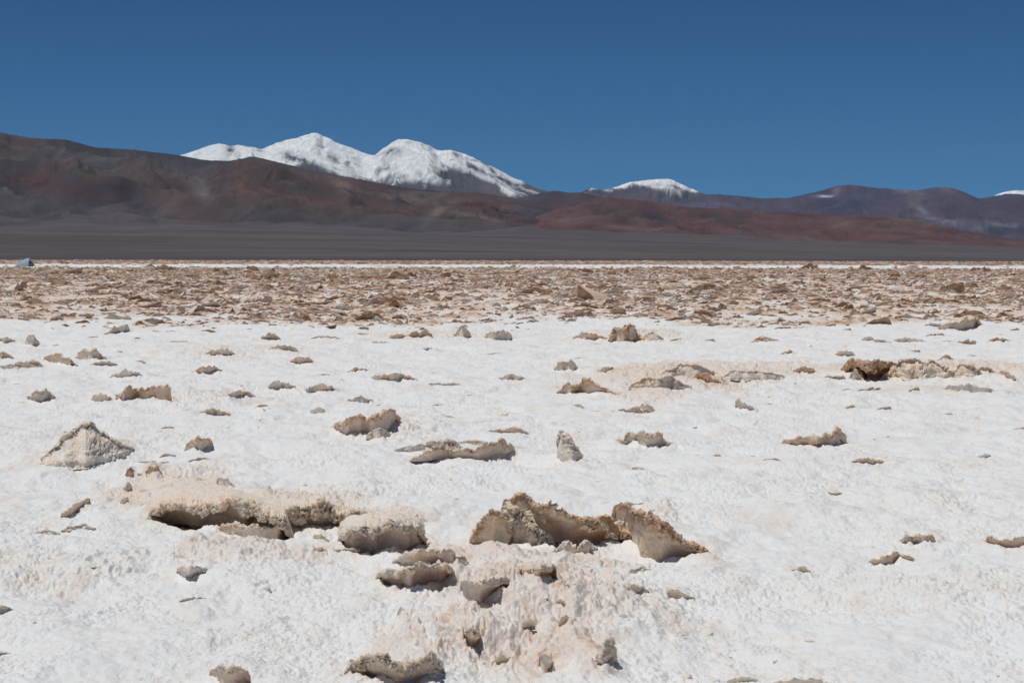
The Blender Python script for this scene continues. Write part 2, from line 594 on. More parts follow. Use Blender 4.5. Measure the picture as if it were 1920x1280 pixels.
register("lower pale ledge with brown underside beside the centre heap",
         [(704, 1080), (735, 1092), (775, 1100), (830, 1094), (855, 1082)],
         [(704, 1073), (740, 1066), (790, 1060), (835, 1058), (855, 1066)], over=1.4, thick=0.32, tint=(0.54, 0.40, 0.08), pit=0.03, pitfront=0.08, cave=0.08, back=4)
register("small notched crust flake with a broken left corner, below the long plate",
         [(330, 1066), (346, 1082), (360, 1084), (396, 1070)],
         [(330, 1063), (348, 1062), (368, 1061), (396, 1066)], over=1.2, thick=0.5, tint=(0.42, 0.32, 0.12), rough=0.9, back=5)

# ---- centre group
register("tall brown crust slab leaning forward over a dark hollow, tallest in the centre group",
         [(945, 985), (975, 1000), (1020, 1018), (1070, 1026), (1115, 1016), (1160, 1012), (1200, 1016)],
         [(945, 927), (965, 928), (1000, 940), (1040, 950), (1085, 960), (1120, 972), (1160, 985), (1200, 1004)],
         over=0.85, back=1.6, thick=0.20, tint=(0.58, 0.72, 0.38), pit=0.06, pitfront=0.05, cave=0.12, rough=0.9, endw=0.015)
register("sloping brown crust slab tapering to the right, right of the centre group",
         [(1152, 985), (1175, 1005), (1205, 1034), (1240, 1044), (1275, 1044), (1310, 1048), (1342, 1052)],
         [(1152, 958), (1160, 942), (1185, 948), (1215, 962), (1250, 985), (1290, 1010), (1320, 1030), (1342, 1049)],
         over=0.75, back=1.8, thick=0.20, tint=(0.56, 0.74, 0.38), pit=0.04, rough=0.9, endw=0.02)
register("pointed brown shard at the left end of the centre group",
         [(878, 1020), (900, 1024), (925, 1026), (950, 1018), (972, 1004)],
         [(878, 1016), (900, 990), (915, 965), (922, 948), (934, 946), (942, 962), (955, 985), (972, 1000)],
         over=0.6, back=1.4, thick=0.18, tint=(0.60, 0.66, 0.4), rough=0.8, endw=0.02)
register("knobbly pale shard leaning in front of the tall centre slab",
         [(938, 1006), (965, 1016), (1000, 1022), (1040, 1024)],
         [(938, 968), (952, 956), (972, 958), (995, 975), (1020, 990), (1040, 1006)],
         over=0.3, back=1.0, thick=0.5, tint=(0.50, 0.45, 0.30), rough=1.5)
register("small white crest of salt between the two leaning brown slabs",
         [(1142, 1002), (1170, 1006), (1204, 1006)],
         [(1142, 992), (1160, 978), (1178, 972), (1204, 994)], over=0.4, thick=0.6, tint=(0.5, 0.35, 0.08), rough=1.3)
register("pale jagged rim of salt teeth before the hollow of the tall centre slab",
         [(1036, 1032), (1060, 1036), (1090, 1037), (1124, 1034)],
         [(1036, 1029), (1052, 1018), (1063, 1009), (1076, 1026), (1092, 1019), (1106, 1013), (1124, 1031)],
         over=0.1, thick=0.5, tint=(0.34, 0.30, 0.12), rough=1.4, back=3)
register("crust lip over a small dark cave on the centre heap",
         [(952, 1070), (985, 1080), (1012, 1094), (1030, 1092), (1046, 1078)],
         [(952, 1067), (985, 1060), (1015, 1056), (1035, 1056), (1046, 1068)], over=0.9, thick=0.35, tint=(0.72, 0.5, 0.35), pit=0.04, pitfront=0.06, cave=0.2)
register("thick pale crust brow with a grey recess below, left flank of the centre heap",
         [(860, 1102), (872, 1128), (900, 1134), (930, 1120), (965, 1096)],
         [(860, 1092), (885, 1082), (915, 1080), (945, 1076), (965, 1084)], over=1.2, thick=0.24, tint=(0.46, 0.34, 0.14), pit=0.04, pitfront=0.05, rough=0.7, back=4)
register("brown hollow with a raised rim low on the centre heap",
         [(866, 1196), (880, 1214), (892, 1210), (903, 1192)],
         [(866, 1190), (880, 1180), (892, 1182), (903, 1186)], over=1.4, thick=0.25, tint=(0.55, 0.38, 0.2), pit=0.04, pitfront=0.04, cave=0.05)
auto("small curled flake at the left foot of the centre heap", 744, 772, 1138, 1158, 0.3, 0.3, tint=(0.5, 0.4, 0.15))
auto("brown slot shaped flake on the right shoulder of the centre heap", 1038, 1066, 1122, 1136, 0.4, tint=(0.6, 0.5, 0.3))
auto("tan bump of crust under the slot shaped flake", 1046, 1076, 1150, 1168, 0.5, tint=TAN)
auto("narrow tan flake in the middle of the centre heap", 978, 1004, 1158, 1168, 0.5, -0.3, tint=TAN)
auto("tan flake cluster on the upper right slope of the centre heap", 1040, 1092, 1092, 1110, 0.7, -0.3, tint=TAN)
auto("thin ridge flake below the middle of the centre heap", 920, 962, 1226, 1240, 0.6, -0.5, tint=PALE)
register("upright tan fin of crust at the lower right of the centre heap",
         [(1090, 1272), (1112, 1262), (1132, 1266), (1150, 1256)],
         [(1090, 1266), (1110, 1245), (1128, 1225), (1140, 1198), (1147, 1200), (1150, 1250)], over=0.15, thick=0.4, tint=(0.48, 0.42, 0.25), rough=0.9)
register("small dark notch flake between the centre heap and the upright fin",
         [(1010, 1232), (1018, 1250), (1028, 1252), (1038, 1240)],
         [(1010, 1224), (1020, 1226), (1030, 1232), (1038, 1238)], over=0.8, tint=(0.45, 0.3, 0.1), pit=0.02)
register("broad brown crust slab cut off by the bottom of the picture, left of centre",
         [(625, 1282), (680, 1290), (740, 1296), (790, 1286), (818, 1272), (832, 1252)],
         [(625, 1276), (660, 1250), (700, 1236), (725, 1236), (742, 1250), (770, 1234), (810, 1226), (832, 1234)],
         over=0.9, back=2.4, thick=0.2, tint=(0.58, 0.50, 0.28), rough=1.2)
register("pale tan flake at the bottom edge, left of the broad bottom slab",
         [(392, 1258), (410, 1272), (440, 1284), (472, 1278)],
         [(392, 1256), (412, 1248), (445, 1250), (472, 1266)], over=0.8, thick=0.3, tint=(0.56, 0.45, 0.2))
auto("low tan flake at the bottom edge, right of centre", 1362, 1424, 1266, 1276, 0.6, tint=TAN)
auto("long tan flake at the bottom edge in the right third", 1438, 1585, 1268, 1286, 0.4, tint=PALE)
auto("left piece of the thin broken lip right of the centre heap", 1150, 1222, 1092, 1112, 0.6, 0.3, tint=(0.48, 0.34, 0.15))
auto("right piece of the thin broken lip right of the centre heap", 1244, 1306, 1104, 1120, 0.3, 0.4, tint=(0.48, 0.34, 0.15))
# ---- right foreground
register("domed grey brown crust cap above a tan flake, right foreground",
         [(1674, 1022), (1700, 1030), (1735, 1030), (1760, 1022)],
         [(1674, 1018), (1695, 1002), (1720, 998), (1745, 1004), (1760, 1016)], over=0.5, thick=0.25, tint=(0.45, 0.5, 0.2))
register("tan wedge flake just below the domed grey brown cap",
         [(1624, 1054), (1655, 1057), (1685, 1050), (1718, 1052)],
         [(1624, 1052), (1655, 1042), (1680, 1034), (1700, 1040), (1718, 1048)], over=0.4, thick=0.3, tint=(0.58, 0.5, 0.2))
register("low brown lip running off the right edge of the picture",
         [(1826, 1022), (1870, 1025), (1945, 1026)], [(1826, 1020), (1855, 1008), (1890, 1010), (1945, 1004)], over=0.6, tint=(0.55, 0.5, 0.2))
auto("pale pitted flake at the lower right, in line with the tan wedge", 1478, 1522, 1060, 1072, 0.5, tint=PALE)
register("slanting brown lip at the left edge, before the long plate",
         [(112, 968), (126, 964), (145, 952), (170, 942)], [(112, 964), (130, 950), (150, 940), (170, 930)], over=0.5, tint=(0.58, 0.5, 0.2))
# ---- middle distance
register("grey pyramid shaped salt mound at the left",
         [(72, 868), (105, 874), (160, 878), (215, 866), (256, 848)],
         [(72, 864), (105, 838), (135, 812), (162, 794), (180, 800), (215, 824), (256, 842)],
         over=-1.6, back=2.5, thick=0.06, tint=(0.32, 0.36, 0.25), rough=1.0, name="salt_mound", cat="salt mound")
register("ragged brown edge on the left side of the grey pyramid mound",
         [(108, 848), (122, 838), (138, 822), (152, 808)], [(108, 842), (122, 822), (138, 806), (152, 800)], over=0.6, tint=(0.6, 0.55, 0.3), rough=1.2)
register("small squat brown block between the pyramid mound and the rolled slab",
         [(346, 842), (375, 849), (400, 840)], [(346, 838), (360, 824), (378, 820), (392, 824), (400, 836)], over=0.5, tint=(0.52, 0.58, 0.2), thick=0.3)
register("rolled tan crust slab with a cracked face, left of centre",
         [(616, 808), (650, 816), (700, 813), (728, 806), (752, 796)],
         [(616, 804), (650, 786), (690, 780), (715, 772), (738, 768), (752, 788)], over=0.5, tint=(0.52, 0.60, 0.25), thick=0.3)
auto("pale flaky crust leaning on the right end of the rolled tan slab", 686, 738, 800, 820, 0.5, over=-0.3, tint=PALE, rough=1.2)
register("long wavy tan slab with a raised right tip, middle of the flat",
         [(764, 863), (810, 860), (850, 858), (900, 865), (925, 858), (950, 858), (970, 850)],
         [(764, 861), (800, 848), (830, 832), (845, 842), (880, 842), (910, 834), (945, 822), (960, 830), (970, 846)], over=0.45, tint=(0.50, 0.52, 0.25), thick=0.2)
register("narrow grey spike of salt standing upright right of the wavy slab",
         [(1044, 858), (1060, 866), (1075, 866), (1094, 856)], [(1044, 832), (1052, 803), (1060, 812), (1075, 832), (1094, 854)],
         over=-0.3, tint=(0.30, 0.34, 0.28), rough=0.8, name="salt_spike", cat="salt spike")
register("low tan arch with a crumbly top, right of the grey spike",
         [(1148, 832), (1180, 834), (1210, 839), (1268, 837)], [(1148, 830), (1180, 816), (1205, 811), (1235, 814), (1268, 834)], over=0.4, tint=(0.46, 0.50, 0.25), thick=0.35, rough=1.2)
register("tan boat shaped slab with a white tooth before it, right middle",
         [(1462, 834), (1485, 836), (1530, 838), (1560, 836), (1590, 830)], [(1462, 829), (1490, 822), (1530, 815), (1560, 806), (1572, 802), (1590, 820)], over=0.6, tint=(0.55, 0.54, 0.22), thick=0.4)
auto("thin brown lip below the boat shaped slab", 1590, 1668, 857, 869, 0.3, tint=(0.58, 0.5, 0.2))
auto("small flat tan chip far right of the boat shaped slab", 1830, 1864, 850, 858, 0.5, tint=TAN)
auto("flat split tan flake beside the pyramid mound's top, left", 368, 436, 765, 779, 0.4, tint=(0.5, 0.4, 0.2))
register("long low tan slab with square right end and ragged top, left middle",
         [(216, 748), (232, 752), (255, 746), (290, 748), (322, 750)], [(216, 744), (232, 728), (255, 722), (270, 728), (290, 726), (312, 723), (322, 730)], over=0.4, tint=(0.50, 0.52, 0.2), thick=0.2)
auto("small brown wedge just left of the long low square ended slab", 170, 212, 735, 752, 0.5, tint=TAN)
auto("grey tan two legged crust arch near the left edge", 48, 106, 725, 753, 0.6, over=0.2, tint=(0.42, 0.45, 0.25), rough=1.3)
auto("low pale lip right of the square ended slab", 408, 482, 730, 746, 0.6, -0.2, tint=PALE)
auto("small tan bump left of the faint double flakes", 500, 562, 711, 731, 0.3, tint=PALE)
auto("long flat pale tan flake right of the small tan bump", 562, 640, 718, 735, 0.5, tint=PALE)
auto("grey broken crust ring in front of the long arched flake", 645, 702, 739, 756, 0.5, over=0, tint=GREY, rough=1.4)
auto("small tan flake in front of the grey broken ring", 580, 618, 762, 774, 0.5, 0.3, tint=PALE)
auto("long arched tan flake with a crumbly right end", 690, 786, 696, 714, 0.45, 0.1, tint=(0.50, 0.5, 0.25), rough=1.2)
auto("flat oval tan flake left of the long arched flake", 648, 696, 687, 699, 0.5, tint=TAN)
auto("smooth tan loaf shaped slab, left of centre", 538, 592, 667, 682, 0.5, tint=TAN)
auto("grey brown log shaped slab in the left part of the flat", 354, 420, 683, 700, 0.6, -0.15, tint=(0.5, 0.55, 0.2))
auto("low pale tan flake left of the log shaped slab", 204, 272, 692, 708, 0.5, tint=PALE)
auto("bent brown slab with a dark left hollow, far left", 80, 150, 660, 685, 0.35, 0.4, over=0.6, tint=(0.58, 0.6, 0.25))
auto("grey and brown broken crust tent beside the bent brown slab", 140, 202, 650, 676, 0.5, over=0.1, tint=(0.48, 0.5, 0.3), rough=1.4)
auto("stubby pale tan block near the left edge", 44, 76, 625, 648, 0.5, over=0.2, tint=(0.40, 0.42, 0.2))
auto("tan slab end cut by the left edge of the picture", -20, 28, 657, 673, 0.4, tint=(0.55, 0.55, 0.25))
auto("tiny tan slab cut by the left edge, above the stubby block", -14, 30, 630, 641, 0.6, tint=TAN)
auto("low pale tan rise above the smooth loaf slab", 500, 560, 644, 658, 0.6, tint=PALE)
auto("pale tan crumbly lip between log slab and low rise", 382, 442, 652, 664, 0.6, tint=PALE, rough=1.3)
auto("slanted tan slab just before the brown rough band, left", 192, 244, 606, 626, 0.85, -0.4, tint=TAN)
auto("large domed brown slab with a bristly top, right of centre", 1040, 1160, 710, 741, 0.45, over=0.45, tint=(0.55, 0.68, 0.3), rough=1.2)
auto("small tan dome above the large bristly slab", 1118, 1160, 684, 700, 0.4, tint=TAN)
auto("crumbled tan heap left of the small tan dome", 1034, 1088, 675, 696, 0.5, over=0.1, tint=(0.45, 0.5, 0.3), rough=1.6)
auto("tan tongue shaped slab in front of the pale broken heap", 1194, 1236, 756, 773, 0.4, 0.5, tint=TAN)
auto("left mass of the pale broken heap right of centre", 1176, 1300, 700, 730, 0.4, over=-0.2, tint=(0.40, 0.42, 0.35), rough=1.5, name="crust_heap", cat="salt heap")
auto("upper pinkish plate of the pale broken heap right of centre", 1238, 1345, 676, 704, 0.5, over=-0.4, tint=(0.38, 0.42, 0.36), rough=1.3, name="crust_heap", cat="salt heap")
auto("smooth brown roll lying on the right of the pale broken heap", 1296, 1356, 698, 716, 0.3, 0.4, tint=(0.58, 0.6, 0.3))
auto("low flat pinkish sheet trailing right from the pale broken heap", 1350, 1490, 690, 712, 0.3, over=-0.5, tint=(0.34, 0.38, 0.34), rough=1.2)
auto("small brown lump at the end of the flat pinkish sheet", 1484, 1532, 684, 698, 0.4, tint=(0.56, 0.6, 0.3), rough=1.3)
register("brown roof plate over a black cavity, left of the far right heap",
         [(1576, 692), (1600, 700), (1628, 712), (1650, 708), (1670, 696), (1700, 690)],
         [(1576, 688), (1592, 678), (1620, 672), (1650, 674), (1680, 678), (1700, 684)], over=1.2, thick=0.35, tint=(0.70, 0.75, 0.5), pit=0.10, cave=0.5, rough=1.1)
auto("pale rock like crumb under the brown roof plate", 1590, 1616, 694, 712, 0.5, over=0, tint=PALE, rough=1.5, name="crust_lump", cat="salt lump")
auto("wide crumbly beige body of the far right heap", 1650, 1800, 664, 712, 0.55, over=-0.6, tint=(0.46, 0.5, 0.35), rough=1.3, name="crust_heap", cat="salt heap")
auto("dark holed brown patch on the face of the far right heap", 1690, 1738, 684, 702, 0.7, over=0.8, tint=(0.75, 0.7, 0.4), rough=1.4)
auto("smooth brown curl at the top of the far right heap", 1752, 1790, 664, 682, 0.6, over=0.7, tint=(0.62, 0.6, 0.4))
auto("grey crumbly tail on the right of the far right heap", 1785, 1850, 678, 708, 0.3, over=-0.4, tint=(0.36, 0.4, 0.3), rough=1.4, name="crust_heap", cat="salt heap")
auto("dark brown roll on the tail of the far right heap", 1828, 1876, 686, 703, 0.3, 0.4, tint=(0.62, 0.65, 0.35))
auto("last slanting stick of crust right of the far right heap", 1868, 1914, 694, 712, 0.2, 0.6, tint=(0.5, 0.5, 0.3))
auto("long cream coloured roll in front of the far right heap", 1768, 1880, 718, 736, 0.2, 0.3, over=0.2, tint=(0.26, 0.28, 0.15))
auto("small curled tan flake alone below the pale broken heap", 1378, 1420, 750, 770, 0.15, 0.3, tint=(0.45, 0.45, 0.2), rough=1.3)
auto("tiny brown chip alone in the right middle", 1582, 1606, 757, 767, 0.6, tint=TAN)
auto("flat brown plank shaped slab left of the knobbly heap", 1070, 1146, 622, 637, 0.4, 0.15, tint=(0.60, 0.62, 0.3))
auto("knobbly dark brown heap of crust before the rough band", 1140, 1214, 609, 640, 0.35, over=0.2, tint=(0.58, 0.68, 0.4), rough=1.8, name="crust_heap", cat="salt heap")
auto("pale right foot of the knobbly dark brown heap", 1206, 1246, 620, 638, 0.3, over=-0.2, tint=PALE, rough=1.4)
auto("reddish brown slab curled at its right end, near the rough band", 754, 812, 617, 633, 0.75, tint=(0.64, 0.62, 0.3))
auto("thin dark lip left of the curled reddish slab", 726, 762, 624, 634, 0.6, tint=(0.6, 0.6, 0.3))
auto("small pale fan shaped crust by the rough band", 850, 884, 612, 632, 0.5, over=0, tint=(0.4, 0.42, 0.25), rough=1.5)
auto("low pale lip with a tooth, right of the fan shaped crust", 904, 962, 616, 636, 0.7, over=0.2, tint=(0.42, 0.45, 0.25), rough=1.3)
auto("stepped tan slab in the right part of the flat", 1564, 1604, 653, 667, 0.45, tint=TAN)
auto("small brown slab left of the stepped tan slab", 1462, 1492, 655, 666, 0.6, tint=(0.55, 0.58, 0.25))
auto("thin tan flake near the rough band, right", 1614, 1642, 630, 638, 0.4, tint=TAN)
auto("thin long tan flake right of the thin tan flake", 1672, 1740, 632, 640, 0.4, 0.3, tint=TAN)
auto("dark brown stick of crust near the right edge", 1848, 1896, 630, 643, 0.5, tint=(0.62, 0.65, 0.3))
auto("arching brown branch of crust on the near rim of the rough band, right", 1752, 1846, 590, 618, 0.7, -0.2, over=0.6, tint=(0.58, 0.62, 0.35), rough=1.2)
auto("small pale flake in the centre of the flat", 788, 816, 649, 658, 0.5, tint=PALE)
auto("faint pale flake left of the crumbled tan heap", 930, 990, 700, 712, 0.5, tint=PALE)
auto("faint long pale lip below the large bristly slab", 1060, 1096, 756, 764, 0.8, 0.5, tint=PALE)

slab_objs = [build_slab(S) for S in SLABS]

# ------------------------------------------------------------------ salt flat: one sheet, finest where it is nearest
LIM = 24.0
fine = np.radians(np.linspace(-19.5, 19.5, 1500))
mid_l = np.radians(np.linspace(-60, -19.5, 130)[:-1]); mid_r = -mid_l[::-1]
out_l = np.radians(np.linspace(-180, -60, 60)[:-1]); out_r = -out_l[::-1]
AZ = np.concatenate([out_l, mid_l, fine, mid_r, out_r])
# rows even in the picture: r = CAM_H*F/(py-HORIZON)
rows_py = np.concatenate([np.arange(1330, 640, -0.62), np.arange(640, 560, -0.5), np.arange(560, 489, -0.33)])
RR = CAM_H * F / (rows_py - HORIZON)
inner = np.linspace(0.25, RR[0], 60)[:-1]
outer = np.geomspace(RR[-1] * 1.03, 34000, 60)
RR = np.concatenate([inner, RR, outer])
az, rr = np.meshgrid(AZ, RR)
GX = np.sin(az) * rr; GY = np.cos(az) * rr
gz, gt, gr = g_low(GX, GY, True)
vis = rr < 420
# picture row of every vertex, for the belts of the flat that lie across the view
belt_w = 1 + 0.10 * fbm2(GX * 0.05, GY * 0.02, 3, 51)
rb = rr * belt_w
band = sstep(38.0, 42.5, rb + 7.0 * fbm2(GX * 0.16, GY * 0.12, 4, 3)) * sstep(215, 150, rb)
band2 = sstep(262, 300, rb)
fade = sstep(60, 15, rr)
near = rr < 90
fz = np.zeros_like(gz)
x_, y_ = GX[near], GY[near]
f_ = fade[near]
ro_ = gr[near]
wx_ = x_ + 0.12 * fbm2(x_ * 2.1, y_ * 2.1, 2, 120); wy_ = y_ + 0.12 * fbm2(x_ * 2.1, y_ * 2.1, 2, 130)
fz[near] = (0.036 * fbm2(wx_ * 2.0, wy_ * 1.6, 3, 21) + 0.014 * fbm2(x_ * 7.5, y_ * 5.5, 3, 25, 0.6) * (0.6 + 0.6 * ro_)
            + (0.0012 + 0.0065 * sstep(-0.35, 0.5, fbm2(x_ * 1.3, y_ * 0.8, 3, 151)) + 0.003 * ro_) * fbm2(x_ * 34, y_ * 24, 2, 29, 0.7))
# thin broken edges of crust, small steps facing every way
st = fbm2(x_ * 1.9, y_ * 1.2, 6, 41, 0.6)
fr = st * 5 - np.floor(st * 5)
stp = (np.floor(st * 5) + sstep(0.80, 1.0, fr)) / 5
crust = sstep(-0.1, 0.5, fbm2(x_ * 0.6, y_ * 0.4, 2, 140))
fz[near] += 0.022 * stp * (0.1 + crust + ro_)
# pits: slanting, scattered over the heaps, browner inside
pk = fbm2((wx_ + 0.5 * wy_) * 15, (wy_ * 0.9 - 0.3 * wx_) * 5, 2, 47)
pmask = sstep(0.40, 0.62, pk) * (ro_ > 0.05)
fz[near] += ro_ * (0.022 * fbm2(x_ * 3.6, y_ * 2.6, 3, 171, 0.6) + 0.010 * billow2(wx_ * 11, wy_ * 8, 3, 175, 0.6)) - ro_ * 0.030 * pmask
pale = sstep(0.15, 0.8, fbm2(x_ * 2.2, y_ * 1.1, 4, 61)) * 0.16 + sstep(0.2, 0.6, fbm2(x_ * 9, y_ * 4, 3, 65)) * 0.10
tn = np.zeros_like(gz); tn[near] = pale + 0.18 * pmask * ro_ + 0.14 * (fr > 0.80) * np.clip(crust + ro_, 0, 1)
far = ~near
fz[far & vis] = 0.05 * fbm2(GX[far & vis] * 0.8, GY[far & vis] * 0.5, 2, 71)
bmask = (rr > 30) & vis
bn = np.zeros_like(gz)
bn[bmask] = fbm2(GX[bmask] * 1.3, GY[bmask] * 0.30, 4, 81, 0.65)
fz += band * (0.05 * bn)
tint = 0.03 + gt + tn + band * (0.36 + 0.50 * bn) + band2 * (0.55 + 0.25 * bn)
# pits under the lifted plates
gpx, gpy = to_px(GX[near], GY[near], gz[near])
zz = (gz + fz)
zn = zz[near]
rn = rr[near]
azn = az[near]
xn_, yn_ = GX[near], GY[near]
apr_t = np.zeros_like(zn)
for baz, bR_, Hb, sdb in BERMS:
    ca = 0.5 * (baz[0] + baz[-1]); hw = 0.5 * (baz[-1] - baz[0])
    dr_ = 0.10 + 1.3 * Hb
    sel = (np.abs(azn - ca) < hw * 2.2) & (rn > bR_.min() - dr_ * 2) & (rn < bR_.max() + dr_ * 3.5)
    if sel.any():
        rb_ = np.interp(azn[sel], baz, bR_)
        dr = (rn[sel] - rb_ - dr_ * 0.7) / (dr_ * 1.3)
        nz_ = np.clip(0.5 + 1.0 * fbm2(xn_[sel] * 0.9 / Hb, yn_[sel] * 0.45 / Hb, 4, sdb + 3, 0.6), 0, 1.6)
        q = np.exp(-((azn[sel] - ca) / (hw * 1.25)) ** 4) * np.exp(-dr ** 2)
        zn[sel] += (0.22 if Hb < 0.12 else 0.09) * Hb * q * nz_
        apr_t[sel] = np.maximum(apr_t[sel], 0.22 * q * nz_)
for baz, bR_, Hb, sdb in BERMS:
    wid = 0.10 + 0.5 * Hb
    sel = (azn > baz[0]) & (azn < baz[-1]) & (rn > bR_.min() - wid * 1.5) & (rn < bR_.max() + 0.05)
    if not sel.any(): continue
    dfr = np.interp(azn[sel], baz, bR_) - rn[sel]
    nzb = np.clip(0.45 + 1.1 * fbm2(xn_[sel] * 1.2 / Hb, yn_[sel] * 0.5 / Hb, 3, sdb), 0, 1.5)
    q = np.exp(-((dfr - 0.02) / (wid * 0.5)) ** 2)
    zn[sel] += (0.20 if Hb < 0.12 else 0.10) * Hb * q * nzb
for baz, bR_, depth, reach, pf in PITS:
    sel = (azn > baz[0]) & (azn < baz[-1]) & (rn > bR_.min() - 0.3) & (rn < bR_.max() + reach)
    if not sel.any(): continue
    dback = rn[sel] - np.interp(azn[sel], baz, bR_)
    wz = (baz[-1] - baz[0]) * 0.15
    w = sstep(baz[0], baz[0] + wz, azn[sel]) * sstep(baz[-1], baz[-1] - wz, azn[sel])
    zn[sel] -= depth * w * sstep(-0.06 - pf, 0.04 - pf * 0.6, dback + 0.04 * fbm2(xn_[sel] * 6, yn_[sel] * 6, 2, 9)) * sstep(reach, reach * 0.7, dback)
zz[near] = zn
tint[near] += apr_t
zz[rr > 460] = np.minimum(zz[rr > 460], -0.05)
P = np.stack([GX, GY, zz], -1).reshape(-1, 3)
me = mesh_np("salt_flat", P, grid_faces(len(RR), len(AZ)), M_GROUND, {"tint": np.clip(tint, 0, 1).ravel()})
gobj = tag(link("ground", me), kind='structure')
del P

SURF = zz.copy()


def surf_z(x, y):
    """height of the finished sheet under (x, y)"""
    r = np.hypot(x, y); a_ = np.arctan2(x, y)
    i = np.clip(np.searchsorted(RR, r) - 1, 0, len(RR) - 2); j = np.clip(np.searchsorted(AZ, a_) - 1, 0, len(AZ) - 2)
    u = np.clip((r - RR[i]) / (RR[i + 1] - RR[i]), 0, 1); v = np.clip((a_ - AZ[j]) / (AZ[j + 1] - AZ[j]), 0, 1)
    return (SURF[i, j] * (1 - u) + SURF[i + 1, j] * u) * (1 - v) + (SURF[i, j + 1] * (1 - u) + SURF[i + 1, j + 1] * u) * v


def ground_z(x, y):
    return g_low(np.atleast_1d(np.asarray(x, float)), np.atleast_1d(np.asarray(y, float)))


# ------------------------------------------------------------------ broken blocks of the rough brown belt
def block_shape(seed, nu, nv):
    """a tilted, broken plate of crust about 1 m long; underside faces -Y; base at z = 0"""
    rnd = np.random.RandomState(seed)
    s = np.linspace(0, 1, nu)
    prof = np.sin(np.pi * s) ** rnd.uniform(0.3, 0.8) * (1 + 0.5 * fbm2(s * 5, s * 0 + seed, 3, seed))
    prof = np.maximum(prof, 0.02) * rnd.uniform(0.22, 0.42)
    if rnd.rand() < 0.5: prof = prof * (0.5 + rnd.uniform(0.4, 1.0) * s)
    ov = rnd.uniform(-0.3, 0.9); bk = rnd.uniform(1.2, 3.0)
    A = []; Z = []; T = []
    n1 = nv // 3 + 1; n2 = max(1, nv // 5); n3 = nv - n1 - n2
    for i in range(n1):
        t = i / n1; A.append(ov * prof * t ** 1.5); Z.append(-0.08 + (prof * 0.8 + 0.08) * t); T.append(0.5 + 0 * s)
    for i in range(n2):
        t = (i + 0.5) / n2; A.append(ov * prof + prof * 0.1); Z.append(prof * (0.8 + 0.2 * t)); T.append(0.62 + 0 * s)
    for i in range(n3):
        t = i / (n3 - 1); A.append(ov * prof - bk * prof * t); Z.append(prof + (-0.08 - prof) * t); T.append(0.36 - 0.10 * t + 0 * s)
    P_ = np.stack([np.tile(s - 0.5, (len(A), 1)), -np.array(A), np.array(Z)], -1)
    d = np.stack([fbm3(P_, 5, 5 if nu > 40 else 3, seed + k * 7, 0.68) for k in range(3)], -1)
    P_ = P_ + d * np.array([0.05, 0.06, 0.055])
    T = np.array(T) + 0.25 * fbm3(P_, 4, 2, seed + 50)
    return P_.reshape(-1, 3), grid_faces(len(A), nu), T.ravel()


rnd = np.random.RandomState(12)
BELT_LABEL = "broken tan crust block standing in the rough brown belt across the flat"
BELT_GROUP = "broken crust blocks of the rough brown belt"
protos = []
for k in range(14):
    p, f_, t_ = block_shape(100 + k, 64, 34)
    protos.append(mesh_np("crust_block", p, f_, M_BLOCK, {"tint": np.clip(t_ + 0.16, 0, 1)}))
n_ind = 0
placed = []
while n_ind < 280:
    py = 608 - abs(rnd.normal(0, 1)) * 34
    if py < 512: continue
    px = rnd.uniform(-20, 1940)
    x, y, r = G0(px, py)
    x, y = float(x), float(y)
    if any((x - q[0]) ** 2 + (y - q[1]) ** 2 < 0.5 for q in placed): continue
    placed.append((x, y))
    hpx = rnd.uniform(4, 10) if py > 560 else rnd.uniform(3, 6)
    sc = min(hpx / F * r / 0.30 * 0.62, 1.6)
    o = link("crust_block", protos[rnd.randint(14)])
    o.location = (x, y, float(surf_z(np.array([x]), np.array([y]))[0]) - 0.02)
    o.rotation_euler = (0, 0, rnd.normal(0, 0.5) + (math.pi if rnd.rand() < 0.2 else 0))
    o.scale = (sc * rnd.uniform(1.0, 1.9), sc * rnd.uniform(0.8, 1.3), sc)
    tag(o, BELT_LABEL, "salt block", BELT_GROUP)
    n_ind += 1


def lump_shape(seed, nu, nv):
    """a low knobbly crumb, about 1 m across, base below z = 0"""
    th_ = np.linspace(0, 2 * math.pi, nu); ph_ = np.linspace(-0.25, math.pi / 2, nv)
    T_, H_ = np.meshgrid(th_, ph_)
    P_ = np.stack([0.5 * np.cos(T_) * np.cos(H_), 0.5 * np.sin(T_) * np.cos(H_), 0.5 * np.sin(H_)], -1)
    r1 = 1 + 0.55 * fbm3(P_, 2.2, 4, seed, 0.6)
    r1[:, -1] = r1[:, 0]
    P_ = P_ * r1[..., None]
    t_ = 0.30 + 0.35 * fbm3(P_, 3, 3, seed + 9)
    return P_.reshape(-1, 3), grid_faces(nv, nu), t_.ravel()


